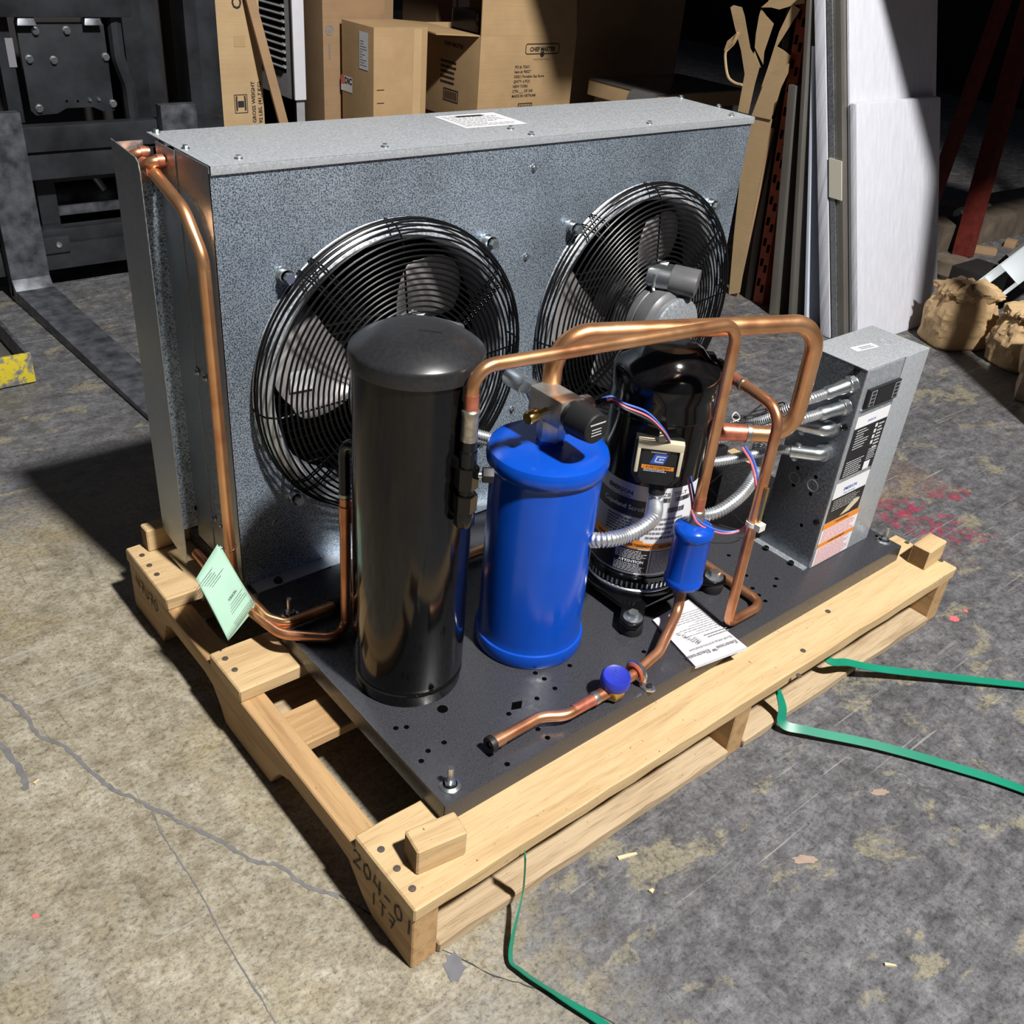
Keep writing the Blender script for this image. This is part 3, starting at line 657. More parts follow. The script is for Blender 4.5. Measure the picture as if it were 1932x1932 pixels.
MB().lathe([(.0097, .684), (.0095, .704)], T0(0), 16).build('heat_tinted_length', 'heat', pC)
MB().lathe([(.0100, .405), (.0098, .435)], TR((DR[0], DR[1], 0)), 16).build('heat_tinted_length', 'heat', pC)
# filter drier (small blue can)
zt_, zb_ = .385, .258
dr = MB().lathe([(.012, zb_ - .001), (.027, zb_ + .001), (.0322, zb_ + .004), (.0340, zb_ + .010), (.0338, zb_ + .016), (.0322, zb_ + .0185), (.0318, zb_ + .020), (.0318, zt_ - .024), (.0322, zt_ - .0225), (.0340, zt_ - .0205), (.0344, zt_ - .015), (.0335, zt_ - .010), (.030, zt_ - .006), (.013, zt_ + .002)], TR((DR[0], DR[1], 0)), 48).build('filter_drier', 'blue', unit, label='small blue filter drier hanging in the liquid line')
MB().lathe([(.0145, zt_ + .002), (.0125, zt_ + .008), (.0118, zt_ + .024), (.010, zt_ + .026)], TR((DR[0], DR[1], 0)), 18).build('brazed_joint', 'braze', dr)
MB().lathe([(.0112, zb_ - .028), (.0118, zb_ - .020), (.0118, zb_ - .004)], TR((DR[0], DR[1], 0)), 18).build('brazed_joint', 'braze', dr)
zl = ZB + .020
pO = pipe('liquid_outlet_pipe', [(DR[0], DR[1], zb_ - .004), (DR[0] - .012, DR[1] - .012, .212), (.575, .126, zl + .006), (.505, .1155, zl), (.447, .112, zl)], r58c, [.03, .05, .05], 'copper', bend_n=9, label='copper pipe along the front edge of the base')
pS = pipe('service_stub', [(.447, .112, zl), (.352, .110, zl), (.318, .131, zl), (.219, .1295, zl)], r58c, [.045, .045], 'copper', bend_n=10, label='open copper stub pipe with a black end cap')
MB().lathe([(.0096, -.024), (.0098, .018)], zto((.392, .111, zl), (1, 0, 0)), 16).build('heat_tinted_length', 'heat', pS)
collar((.414, .1115, zl), (1, 0, 0), .0112, .010, 'braze', pS)
MB().lathe([(.0106, -.0), (.0106, .026)], zto((.413, .1115, zl), (1, 0, 0)), 16).build('swaged_end', 'copper_d', pS)
MB().lathe([(.0104, -.02), (.0104, .0)], zto((.243, .130, zl), (1, 0, 0)), 16).build('swaged_end', 'copper', pS)
MB().lathe([(.0055, -.0), (.0125, -.0005), (.0135, .003), (.0135, .008), (.0105, .0105)], zto((.2165, .1295, zl), (1, 0, 0)), 20, caps=False).build('end_cap', 'rubber', pS)
MB().lathe([(.0001, .004), (.0055, .001)], zto((.2165, .1295, zl), (1, 0, 0)), 16, caps=False).build('end_cap_bore', 'dark', pS)
# sight glass with a blue lid
sg = MB(); sg.prism(hexpoly(.019), -.014, .012, TR((.456, .112, zl))); sgo = sg.build('sight_glass', 'brass', unit, bevel=.0025, label='brass sight glass under a blue plastic cap')
MB().lathe([(.0001, .012), (.0235, .012), (.0245, .016), (.0235, .028), (.021, .031), (.0185, .0295), (.0001, .0295)], frame((.456, .112, zl), (1, .1, .0), (-.06, -.10, 1)), 32, caps=False).build('sight_glass_cap', 'bluecap', sgo)
text('SPORLAN', .0065, 'blueink', sgo, frame((.4545, .110, zl + .0306), (.72, .69, 0), (-.06, -.10, 1)))
# rubber-lined pipe clamp
cl = MB()
for i in range(15):
    pass
arc = [V((.513, .1165 + .0155 * math.cos(a), zl + .0145 * math.sin(a))) for a in [(-.9 + i * (PI + 1.2) / 14) for i in range(15)]]
cl.tube([V((.513, .1165, zl)) + (p - V((.513, .1165, zl))) for p in arc], .0062, 8)
clo = cl.build('pipe_clamp', 'clamp_o', unit, label='orange rubber pipe clamp screwed to the base')
cb = MB(); cb.tube([V((.513, .1165, zl)) + (p - V((.513, .1165, zl))) * 1.22 for p in arc], .0042, 6); cb.build('clamp_band', 'zinc', clo)
MB().prism([(.014 * math.cos(a), .009 * math.sin(a)) for a in [2 * PI * i / 16 for i in range(16)]], ZB + .0005, ZB + .004, TR((.519, .094, 0)) @ Matrix.Rotation(-1.2, 4, 'Z')).build('clamp_tab', 'zinc', clo)
MB().lathe([(.0055, 0), (.005, .004), (.0001, .005)], TR((.521, .092, ZB + .003)), 12, caps=False).build('clamp_screw', 'rubber', clo)

# --- accumulator (large blue tank) with service valve on top
AC = (.4436, .3075); TA = TR((AC[0], AC[1], 0))
acc = MB().lathe([(.080, ZB), (.0905, ZB + .001), (.0925, ZB + .006), (.0928, ZB + .022), (.0915, ZB + .027), (.0885, ZB + .0285), (.0875, ZB + .034), (.0870, ZB + .043), (.0870, .500), (.0862, .503), (.0862, .510), (.0875, .513)], TA, 64).build('suction_accumulator', 'blue', unit, label='large blue cylindrical tank with a steel valve on top')
MB().lathe([(.0872, .5125), (.0915, .514), (.0942, .519), (.0950, .525), (.0945, .533), (.0915, .540), (.084, .5445), (.070, .546), (.022, .5475), (.0205, .549), (.0205, .556), (.0001, .556)], TA, 64, caps=False).build('domed_lid', 'blue', acc)
MB().prism(hexpoly(.0225, 6, .2), .556, .591, TA).build('hex_nut', 'steel', acc, bevel=.0018)
VZ = .612
vblk = MB(); vblk.hexa([(AC[0] - .021, AC[1] - .038, VZ - .022), (AC[0] + .021, AC[1] - .038, VZ - .022), (AC[0] + .021, AC[1] + .034, VZ - .022), (AC[0] - .021, AC[1] + .034, VZ - .022)], [(AC[0] - .021, AC[1] - .038, VZ + .022), (AC[0] + .021, AC[1] - .038, VZ + .022), (AC[0] + .021, AC[1] + .034, VZ + .022), (AC[0] - .021, AC[1] + .034, VZ + .022)])
sv = vblk.build('service_valve_body', 'steel', acc, bevel=.006, label='steel service valve block')
MB().lathe([(.0205, .0), (.0212, .006), (.0225, .008), (.0222, .012), (.0268, .013), (.0258, .034), (.0232, .054), (.021, .0560), (.0001, .0560)], ym((AC[0], AC[1] - .037, VZ)), 32, caps=False).build('valve_cap', 'rubber', acc)
mb = MB(); lines_mb(mb, ym((AC[0], AC[1] - .0936, VZ + .009)), .030, .004, 1, 1, .6, 4); lines_mb(mb, ym((AC[0], AC[1] - .0936, VZ - .004)), .022, .014, 3, .6, .35, 5); mb.build('cap_print', 'whiteink', acc, smooth=0)
MB().prism(hexpoly(.0155), .0, .004, frame((AC[0], AC[1] + .034, VZ), (1, 0, 0), (0, 1, 0))).build('valve_nut', 'zinc', acc)
mb = MB(); Mv = frame((AC[0], AC[1] + .036, VZ), (1, 0, 0), (0, 1, .05)); mb.lathe([(.0125, 0), (.0125, .010)], Mv, 20); mb.prism(hexpoly(.0165), .008, .028, Mv); mb.lathe([(.0145, .028), (.0145, .068), (.0125, .071), (.0001, .071)], Mv, 20, caps=False)
mb.build('pressure_switch', 'zinc', acc, bevel=.001)
mb = MB(); Mv = frame((AC[0] - .019, AC[1] - .004, VZ - .004), (0, 1, 0), (-1, -.12, -.05)); mb.lathe([(.005, 0), (.005, .018)], Mv, 12); mb.lathe([(.0095, .018), (.0108, .020), (.0108, .036), (.0085, .040), (.0001, .040)], Mv, 18, caps=False); mb.build('brass_cap', 'brass', acc)
dS = V((1, -.05, -.10)); Mv = zto((AC[0] + .018, AC[1] - .008, VZ - .008), dS)
mb = MB(); mb.lathe([(.0075, 0), (.0075, .008)], Mv, 14); mb.prism(hexpoly(.0128), .008, .024, Mv); mb.build('sensor_nut', 'brass', acc)
mb = MB(); mb.lathe([(.0150, .024), (.0158, .026), (.0158, .044), (.013, .048)], Mv, 22); mb.build('pressure_sensor', 'zinc', acc)
mb = MB(); mb.lathe([(.0075, .049), (.0075, .062), (.0055, .064)], Mv, 14); mb.box(-.004, .004, -.011, .011, .060, .074, Mv); mb.build('sensor_plug', 'rubber', acc)

# --- suction line (pipe D)
pD = pipe('suction_pipe', [(.462, .337, .588), (.462, .337, .707), (.895, .179, .700), (.895, .179, .493), (.775, .262, .497)], .0148, [.055, .055, .048], 'copper_o', n=18, bend_n=12, label='thick copper suction pipe looping over the compressor')
MB().lathe([(.0157, 0), (.0155, .055)], zto((.785, .2552, .4968), (.12, -.083, -.003)), 20).build('heat_tinted_length', 'heat', pD)
collar((.831, .2235, .4955), (.12, -.083, -.003), .0172, .009, 'braze', pD)
# --- discharge riser (pipe E)
pE = pipe('discharge_riser', [(.785, .262, .603), (.776, .195, .600), (.765, .130, .595), (.748, .119, .1845), (.852, .119, .1835), (.857, .30, .1835)], .0090, [.05, .04, .016, .03], 'copper', bend_n=10, label='copper discharge pipe dropping from the compressor to the base')
MB().lathe([(.0100, 0), (.0098, .038)], zto((.7845, .258, .6028), (-.009, -.067, -.003)), 16).build('heat_tinted_length', 'heat', pE)
collar((.7795, .2205, .601), (-.009, -.067, -.003), .0115, .006, 'braze', pE)
# white cable tie
mb = MB(); mb.lathe([(.0098, -.004), (.0118, -.004), (.0118, .004), (.0098, .004)], zto((.7565, .1245, .392), (.03, .01, 1)), 18, caps=False); mb.box(-.008, .008, -.020, -.008, -.006, .006, TR((.7565, .1245, .392))); mb.build('cable_tie', 'offwhite', pE)
mb = MB(); mb.box(-.0035, .0035, -.014, -.009, -.035, .035, TR((.757, .1265, .43))); mb.build('sensor_clip', 'brass', pE)

# --- compressor
KC = (.7103, .322); TK = TR((KC[0], KC[1], 0))
kp = MB().lathe([(.080, .205), (.0865, .207), (.0865, .232), (.0890, .2345), (.0890, .239), (.0868, .241), (.0868, .540), (.0890, .543), (.0890, .574), (.0905, .578), (.0905, .598), (.0895, .606), (.0865, .613), (.079, .6205), (.068, .627), (.060, .6345), (.052, .6440), (.042, .6475), (.0001, .6480)], TK, 64, caps=False).build('compressor', 'gloss', unit, label='black scroll compressor with wrap-round label')
mb = MB(); mb.lathe([(.0872, .2065), (.0905, .207), (.0905, .211), (.0875, .213)], TK, 64, caps=False)
for i in range(60):
    a = 2 * PI * i / 60; mb.box(.0866, .0888, -.0015, .0015, .216, .226, TK @ Matrix.Rotation(a, 4, 'Z'))
mb.build('crankcase_heater_ring', 'zinc', kp)
mb = MB()     # mounting foot plate
pts = [(.118, -.092), (.128, -.108), (.118, -.126), (.098, -.122), (.070, -.098), (0, -.094)]
poly = []
for sx, sy in ((1, -1), (1, 1), (-1, 1), (-1, -1)):
    seq = [(sx * .098, sy * .070), (sx * .128, sy * .096), (sx * .132, sy * .118), (sx * .118, sy * .130), (sx * .097, sy * .124), (sx * .066, sy * .098)]
    if sx * sy > 0: seq = seq[::1]
    else: seq = seq[::-1]
    poly.append(seq)
outline = [p for q in (poly[1], poly[2], poly[3], poly[0]) for p in q]
outline = sorted(outline, key=lambda p: math.atan2(p[1], p[0]))
mb.prism(outline, .192, .200, TK); mb.lathe([(.095, .196), (.0935, .2085), (.084, .2085)], TK, 48, caps=False)
mb.build('mounting_foot_plate', 'gloss', kp, bevel=.003)
for sx in (-1, 1):
    for sy in (-1, 1):
        c = (KC[0] + sx * .1083, KC[1] + sy * .1083)
        MB().lathe([(.0195, ZB), (.0205, ZB + .004), (.0205, ZB + .016), (.018, ZB + .020), (.0185, .1925)], TR((c[0], c[1], 0)), 24).build('rubber_foot', 'rubber', kp)
        fb = MB(); fb.lathe([(.0175, .2002), (.0175, .203), (.0125, .2045)], TR((c[0], c[1], 0)), 24); fb.prism(hexpoly(.0098), .2045, .213, TR((c[0], c[1], 0))); fb.build('foot_bolt', 'zinc', kp)
# ports
MB().lathe([(.021, .0), (.021, .010), (.0175, .012), (.0175, .028)], zto((.764, .2695, .4975), (.12, -.083, 0)), 24).build('suction_port', 'gloss', kp)
MB().lathe([(.0165, .0), (.016, .012), (.0125, .016), (.0125, .026)], zto((.787, .283, .604), (-.0, -1, 0)), 20).build('discharge_port', 'gloss', kp)
MB().lathe([(.030, 0), (.028, .012), (.02, .016)], zto((.775, .295, .60), (.85, -.5, .1)), 20).build('port_boss', 'gloss', kp)
# wrap label: bands on the cylinder
AV = math.atan2(CAM.y - KC[1], CAM.x - KC[0])        # angle facing the viewer
def band(z0, z1, a0, a1, mat, r=.0871, name='label_band'):
    return MB().lathe([(r, z0), (r, z1)], TK, max(4, int((a1 - a0) * 20)), AV + a0, AV + a1, caps=False).build(name, mat, kp, smooth=60)
band(.245, .425, -1.3, .05, 'silverlab'); band(.245, .425, .05, 1.3, 'white')
band(.362, .396, -1.25, .05, 'blacklab', .0873)
band(.300, .317, -1.3, .12, 'orange', .0873); band(.300, .313, .12, 1.3, 'orange', .0873)
band(.249, .298, -1.3, .30, 'blacklab', .0873); band(.249, .298, .32, 1.3, 'greyink', .0873)
wrap_text('EMERSON', .0115, 'ink', kp, KC, .0876, AV - .52, .407, .0003)
wrap_text('Climate Technologies', .005, 'ink', kp, KC, .0876, AV - .52, .3995)
wrap_text('Copeland Scroll', .0125, 'whiteink', kp, KC, .0876, AV - .42, .379)
wrap_text('WARNING', .0095, 'ink', kp, KC, .0876, AV - .66, .3075, .0002)
wrap_text('AVERTISSEMENT', .0075, 'ink', kp, KC, .0876, AV + .05, .3065, .0002)
wrap_text('ADVERTENCIA', .0085, 'ink', kp, KC, .0876, AV + .78, .306, .0002)
wrap_text('ATTENTION', .0080, 'whiteink', kp, KC, .0876, AV - .05, .272, .0003)
wrap_text('ZB  TF5-T', .011, 'ink', kp, KC, .0876, AV + .62, .412)
rd = random.Random(3)
def curved_bars(a0, a1, z0, z1, mat='ink'):
    mb = MB(); a = a0
    while a < a1:
        w = rd.choice((.006, .010, .016)); mb.lathe([(.0876, z0), (.0876, z1)], TK, 2, AV + a, AV + min(a1, a + w), caps=False); a += w + rd.choice((.006, .010))
    mb.build('barcode', mat, kp, smooth=0)
curved_bars(.16, .52, .397, .406); curved_bars(.62, 1.0, .397, .406); curved_bars(.16, .40, .376, .386); curved_bars(.5, .9, .376, .386)
def curved_lines(a0, a1, z0, z1, n, mat, seed):
    r2 = random.Random(seed); mb = MB()
    for i in range(n):
        z = z1 - (i + .5) * (z1 - z0) / n; t = (z1 - z0) / n * .22; a = a0; e = a0 + (a1 - a0) * r2.uniform(.7, 1)
        while a < e:
            w = r2.uniform(.03, .09); mb.lathe([(.0876, z - t), (.0876, z + t)], TK, 2, AV + a, AV + min(e, a + w), caps=False); a += w + .015
    mb.build('label_print', mat, kp, smooth=0)
curved_lines(-.72, .02, .322, .358, 6, 'ink', 1); curved_lines(.15, .9, .320, .368, 5, 'greyink', 2)
curved_lines(-.40, .28, .277, .296, 6, 'whiteink', 3); curved_lines(-.40, .28, .250, .268, 6, 'whiteink', 4); curved_lines(.36, 1.0, .250, .296, 13, 'whiteink', 5)
# terminal box facing the viewer
tb_a = AV + .10; td = V((math.cos(tb_a), math.sin(tb_a), 0)); tx = V((0, 0, 1)).cross(td)
Mt = frame(V((KC[0], KC[1], .481)) + td * .086, tx, td)     # local x right, y up, z out
mb = MB(); mb.prism([(-.040, .040), (-.040, -.022), (-.030, -.038), (.030, -.038), (.040, -.022), (.040, .040)], -.008, .022, Mt); tb = mb.build('terminal_box', 'rubber', kp, bevel=.003)
mb = MB(); mb.prism([(-.030, .036), (-.030, -.022), (-.021, -.033), (.021, -.033), (.030, -.022), (.030, .036)], .022, .030, Mt); mb.build('terminal_cover', 'rubber', kp, bevel=.003)
mb = MB(); mb.box(-.037, .037, .032, .046, .018, .033, Mt); mb.box(-.037, -.031, -.012, .034, .024, .033, Mt); mb.box(.031, .037, -.012, .034, .024, .033, Mt); mb.box(-.006, .006, .044, .060, .020, .032, Mt)
mb.build('cover_clip', 'cream', kp, bevel=.0022)
mb = MB(); quad(mb, Mt, -.026, .026, -.009, .030, .0303); mb.build('terminal_label', 'blacklab', kp, smooth=0)
mb = MB(); quad(mb, Mt, -.026, .026, -.004, .003, .0306); mb.build('warning_strip', 'orange', kp, smooth=0)
mb = MB(); mb.add([Mt @ V(p) for p in [(-.014, .006, .0306), (.008, .006, .0306), (.014, .024, .0306), (-.007, .024, .0306)]], [(0, 1, 2, 3)]); mb.build('maker_emblem', 'blueink', kp, smooth=0)
mb = MB()
for a, b in (((-.006, .010), (-.003, .0205)), ((-.003, .0195), (.0105, .0195)), ((-.006, .010), (.0075, .010)), ((.001, .015), (.008, .015)), ((.001, .0125), (.0015, .0165))):
    a, b = V((*a, .0308)), V((*b, .0308)); t = (b - a).normalized(); n = V((-t.y, t.x, 0)) * .0010; mb.add([Mt @ (a + n), Mt @ (a - n), Mt @ (b - n), Mt @ (b + n)], [(0, 1, 2, 3)])
mb.build('maker_emblem', 'whiteink', kp, smooth=0)
text('! AVERTISSEMENT', .0058, 'ink', kp, Mt @ TR((0, -.0005, .0308)))
lines_mb(MB(), Mt @ TR((0, -.0065, .0308)), .044, .005, 2, .7, .5, 8).build('label_print', 'whiteink', kp, smooth=0)
lines_mb(MB(), Mt @ TR((.003, .0275, .0308)), .034, .004, 2, .7, .5, 9).build('label_print', 'whiteink', kp, smooth=0)
MB().lathe([(.0135, 0), (.0135, .022), (.0115, .024)], Mt @ frame((.006, -.036, .008), (1, 0, 0), (.1, -1, .25)), 20).build('cable_gland', 'rubber', kp)

# --- electrical box
EX0, EX1, EY0, EY1, EZ = 1.035, 1.237, .148, .271, .597
mb = MB(); mb.box(EX0, EX1, EY0 + .002, EY1, ZB, EZ - .002); eb = mb.build('electrical_box', 'galv_box_dark_reflection', unit, bevel=.0012, label='galvanized electrical control box with display and warning labels')
MB().box(EX0 - .0008, EX1 + .0008, EY0 + .0005, EY1, EZ - .0018, EZ).build('box_top', 'galv_lid', eb, bevel=.0006)
MB().box(EX0 + .0006, 1.1555, EY0 - .0006, EY0 + .0018, ZB + .001, EZ - .0025).build('front_cover', 'galv_plain', eb, bevel=.0005)
MB().box(1.1575, EX1 + .0006, EY0 - .0006, EY0 + .0018, ZB + .001, EZ - .0005).build('side_cover', 'galv_lid', eb, bevel=.0005)
MB().box(1.1552, 1.1578, EY0 - .0002, EY0 + .001, ZB + .05, EZ - .004).build('cover_seam', 'dark', eb, smooth=0)
MB().box(1.0195, EX0, EY0 + .003, EY1 + .003, ZB + .0002, ZB + .0025).build('mounting_flange', 'galv_plain', eb, smooth=0)
fs = MB().lathe([(.0062, 0), (.0058, .004), (.003, .0062), (.0001, .0065)], n=12, caps=False).mesh('black_screw', 'gloss')
for u, v in [(1445, 1035), (1492, 1063)]: put(fs, 'black_screw', eb, TR(at(u, v, z=ZB + .0025)))
for u, v in [(1594, 806), (1541, 985), (1617, 699)]: put(fs, 'black_screw', eb, zto(at(u, v, x=EX0), (-1, 0, 0)))
hs = MB().lathe([(.004, 0), (.0001, .0002)], n=10, caps=False).mesh('punched_hole', 'dark')
for u, v in [(1505, 883), (1539, 900), (1497, 915), (1529, 932), (1512, 991)]: put(hs, 'punched_hole', eb, zto(at(u, v, x=EX0 - .0003), (-1, 0, 0)))
ko = MB().lathe([(.0118, 0), (.0118, .0006), (.0108, .0006), (.0108, 0)], n=28, caps=False).mesh('knockout', 'galv_plain')
for u, v in [(1499, 902), (1533, 916)]: put(ko, 'knockout', eb, zto(at(u, v, x=EX0 - .0001), (-1, 0, 0)))
put(ko, 'knockout', eb, TR(at(1669, 645, z=EZ)))
q = at(1631, 655, z=EZ + .0005); mb = MB(); Ms = frame(q, (1, -.12, 0), (0, 0, 1)); quad(mb, Ms, -.030, .030, -.009, .009); mb.build('serial_label', 'white', eb, smooth=0); lines_mb(MB(), Ms @ TR((.006, -.001, .0003)), .042, .011, 2, .8, .6, 3).build('label_print', 'greyink', eb, smooth=0)
YF = EY0 - .0009
def face(u, v): return at(u, v, y=YF)
Mf = lambda x, z, d=0: ym((x, YF - d, z))
# display controller
mb = MB(); mb.box(-.051, .051, -.018, .019, 0, .007, Mf(1.102, .5385)); dsp = mb.build('display_bezel', 'rubber', eb, bevel=.0015)
mb = MB(); mb.box(-.026, .026, -.0145, .0155, .0065, .0078, Mf(1.104, .5385)); mb.build('display_window', 'blacklab', eb)
for sx in (-1, 1):
    MB().box(-.009, .009, -.015, .0155, .0068, .0074, Mf(1.104 + sx * .038, .5385)).build('key_strip', 'silverlab', eb, smooth=0)
    for k in range(4): MB().box(-.0055, .0055, -.0024, .0024, .0074, .0078, Mf(1.104 + sx * .038, .5495 - k * .0073)).build('key', 'rubber', eb, smooth=0)
mb = MB(); mb.box(-.058, .05, -.0235, -.0205, 0, .0016, Mf(1.104, .5385)); mb.build('label_lip', 'galv_lid', eb, smooth=0)
# labels on the front
mb = MB(); quad(mb, Mf(1.102, .489), -.054, .054, -.012, .013, .0002); mb.build('maker_label', 'white', eb, smooth=0)
text('EMERSON', .006, 'blueink', eb, Mf(1.100, .486, .0005)); 
mb = MB(); quad(mb, Mf(1.102, .424), -.054, .054, -.052, .053, .0002); mb.build('rating_label', 'blacklab', eb, smooth=0)
mb = MB()
lines_mb(mb, Mf(1.085, .452, .0006), .050, .044, 8, .5, .35, 21)
lines_mb(mb, Mf(1.141, .440, .0006), .018, .064, 9, .5, .45, 22); lines_mb(mb, Mf(1.085, .391, .0006), .060, .034, 7, .7, .38, 23); lines_mb(mb, Mf(1.138, .405, .0006), .030, .026, 6, .7, .36, 24)
for k in range(4): quad(mb, Mf(1.124, .468 - k * .012, .0006), -.004, .004, -.004, .004)
mb.build('label_print', 'whiteink', eb, smooth=0)
mb = MB(); quad(mb, Mf(1.131, .381), -.010, .010, -.009, .009, .0008); mb.build('data_square', 'white', eb, smooth=0)
mb = MB(); quad(mb, Mf(1.100, .345), -.056, .056, -.0165, .018, .0002); mb.build('maker_label', 'white', eb, smooth=0)
text('EMERSON', .010, 'blueink', eb, Mf(1.098, .343, .0005), bold=.0002); text('Climate Technologies', .0045, 'blueink', eb, Mf(1.098, .3335, .0005))
mb = MB(); quad(mb, Mf(1.100, .301), -.056, .056, -.026, .027, .0002); mb.build('notice_label', 'blacklab', eb, smooth=0)
mb = MB(); lines_mb(mb, Mf(1.100, .312, .0006), .095, .026, 6, .75, .25, 31); mb.build('label_print', 'whiteink', eb, smooth=0)
mb = MB(); mb.add([Mf(1.1, .301) @ V((*p, .0005)) for p in [(-.010, -.022), (.02, -.020), (.045, -.006), (.050, .002), (.030, .004), (.012, -.006)]], [(0, 1, 2, 3, 4, 5)]); mb.build('notice_picture', 'cream', eb, smooth=0)
mb = MB(); quad(mb, Mf(1.103, .224), -.061, .061, -.050, .050, .0002); mb.build('warning_label', 'white', eb, smooth=0)
mb = MB(); quad(mb, Mf(1.103, .224), -.061, .061, .036, .050, .0004); quad(mb, Mf(1.103, .224), -.061, .061, -.006, .004, .0004); mb.build('warning_strip', 'orange', eb, smooth=0)
text('! WARNING', .009, 'ink', eb, Mf(1.103, .2675, .0008)); text('! AVERTISSEMENT', .0075, 'ink', eb, Mf(1.103, .2235, .0008))
mb = MB(); lines_mb(mb, Mf(1.103, .244, .0006), .112, .030, 8, .8, .4, 41); lines_mb(mb, Mf(1.103, .196, .0006), .112, .042, 11, .8, .4, 42); mb.build('label_print', 'redprint', eb, smooth=0)

# --- flexible conduits and connectors
def conduit(pts, r=.0095, pitch=.0046, label=None, parent=None):
    P = resample(spline(pts, 24), pitch / 4); rs = [r * (1.10, 1.10, .90, .90)[i % 4] for i in range(len(P))]
    return MB().tube(P, rs, 10).build('flexible_conduit', 'conduit', parent or unit, smooth=50, label=label)
con = [at(u, v, x=EX0) for u, v in [(1612, 722), (1598, 766), (1572, 806), (1558, 852)]]
def connector(p, d, kind, seed):
    d = V(d).normalized(); mb = MB()
    if kind == 0:      # straight squeeze connector, set at an angle
        Mz = zto(p, d); mb.lathe([(.0145, 0), (.0145, .012), (.0125, .014), (.0135, .020), (.0115, .040), (.0125, .056), (.0105, .060)], Mz, 18)
        mb.prism(hexpoly(.016, 8), .002, .010, Mz)
    else:              # ninety degree elbow
        mb.lathe([(.0165, 0), (.0165, .012)], zto(p, (-1, 0, 0)), 22); q = p + V((-.018, 0, 0))
        mb.tube(bend([p, p + V((-.022, 0, 0)), p + V((-.022, 0, 0)) + d * .050], .014), .0128, 16)
        e = p + V((-.022, 0, 0)) + d * .040
        for s in (-1, 1): mb.lathe([(.0045, 0), (.0045, .004), (.0001, .006)], zto(e + V((0, 0, s * .014)), (0, 0, s)), 10, caps=False)
        mb.box(-.004, .004, -.004, .004, -.017, .017, TR(e))
    return mb.build('conduit_connector', 'zinc', unit, bevel=0)
dl = [V((-1, .35, -.30)), V((-1, .30, -.16)), V((-.45, .9, -.04)), V((-.55, .83, -.08))]
for i, p in enumerate(con):
    connector(p, dl[i], 0 if i < 2 else 1, i)
c0, c1, c2, c3 = con
dn = [d.normalized() for d in dl]
e = [c0 + dn[0] * .055, c1 + dn[1] * .055, c2 + V((-.022, 0, 0)) + dn[2] * .045, c3 + V((-.022, 0, 0)) + dn[3] * .045]
conduit([e[0], e[0] + dn[0] * .05, (.93, .27, .47), (.88, .34, .44), (.84, .45, .42), (.93, .55, .45), (1.0, .60, .50)], .0088, label='upper zinc flexible conduit from the control box')
conduit([e[1], e[1] + dn[1] * .05, (.93, .24, .47), (.87, .33, .42), (.80, .46, .38), (.55, .56, .40), (.43, .62, .46)], .0088)
conduit([e[2], e[2] + dn[2] * .03, (.95, .27, .455), (.88, .34, .425), (.82, .42, .40), (.70, .50, .38), (.52, .53, .43), (.43, .60, .47)], .0088)
conduit([e[3], e[3] + dn[3] * .03, (.93, .265, .405), (.86, .30, .392), (.83, .36, .38), (.80, .48, .37), (.92, .56, .44), (1.0, .60, .48)], .0092)
tg = Mt @ V((.0082, -.058, .0135))
conduit([tg, tg + V((-.003, -.004, -.016)), at(1230, 980, y=.205), at(1182, 1010, y=.205), at(1120, 1019, y=.228), (.520, .345, .335), (.58, .42, .32), (.65, .455, .31), (.75, .44, .300), (.80, .36, .300), (.825, .275, .302), (.875, .25, .325), (.945, .262, .352), (1.0, .30, .39), (1.03, .29, .41)], .0118, .0056, label='thick zinc conduit looping from the compressor terminal box')
# --- wiring
def wire(pts, r, mat, name='wire', n=10, label=None): return MB().tube(spline(pts, n), r, 6).build(name, mat, unit, label=label)
sp = Mv @ V((0, 0, .074))
for dx, m in ((0, 'pink_w'), (.004, 'blue_w'), (-.003, 'black_w')):
    o = V((dx * .3, dx, dx))
    wire([sp + o, sp + V((.02, -.003, .0)) + o, at(1180, 768, y=.272) + o, at(1222, 786, y=.250) + o * 1.3, at(1250, 812, y=.236) + o, at(1266, 838, y=.236) + o], .0021, m)
for dx, m in ((0, 'pink_w'), (.0045, 'blue_w')):
    o = V((dx, -dx * .3, dx * .4))
    wire([V((.691, .225, .45)) + o, V((.686, .205, .42)) + o, V((.672, .185, .405)) + o * .5, V((.68, .172, .388)) + o, V((.72, .155, .368)) + o, V((.748, .140, .372)) + o, V((.764, .133, .395)) + o, V((.7685, .136, .43)) + o, V((.778, .165, .475)) + o, V((.79, .20, .49)) + o], .0021, m)
P0 = at(1430, 790, y=.33)
for k in range(7):
    r_ = random.Random(k); a = [P0 + V((r_.uniform(-.05, .05) + .03 * (i - 2), r_.uniform(-.012, .012), r_.uniform(-.008, .03) * (1 if i % 2 else .3))) for i in range(5)]
    wire(a, .0013, 'black_w')
wire([at(1372, 800, y=.33), at(1395, 790, y=.33), at(1388, 778, y=.33), at(1382, 790, y=.33), at(1410, 800, y=.33), at(1440, 802, y=.33)], .0012, 'offwhite', 'zip_string')
wire([at(1335, 917, z=.30), at(1375, 880, z=.36), at(1382, 870, z=.38)], .0008, 'zinc', 'capillary_wire'); wire([at(1335, 917, z=.30), at(1370, 955, z=.25), at(1400, 985, z=.21), at(1415, 992, z=.2), at(1450, 970, z=.22), at(1435, 1000, z=.2), at(1400, 1005, z=.19)], .0008, 'black_w', 'capillary_wire')
wire([at(1345, 987, z=.24), at(1400, 1000, z=.22), at(1425, 993, z=.22)], .0009, 'black_w', 'capillary_wire')
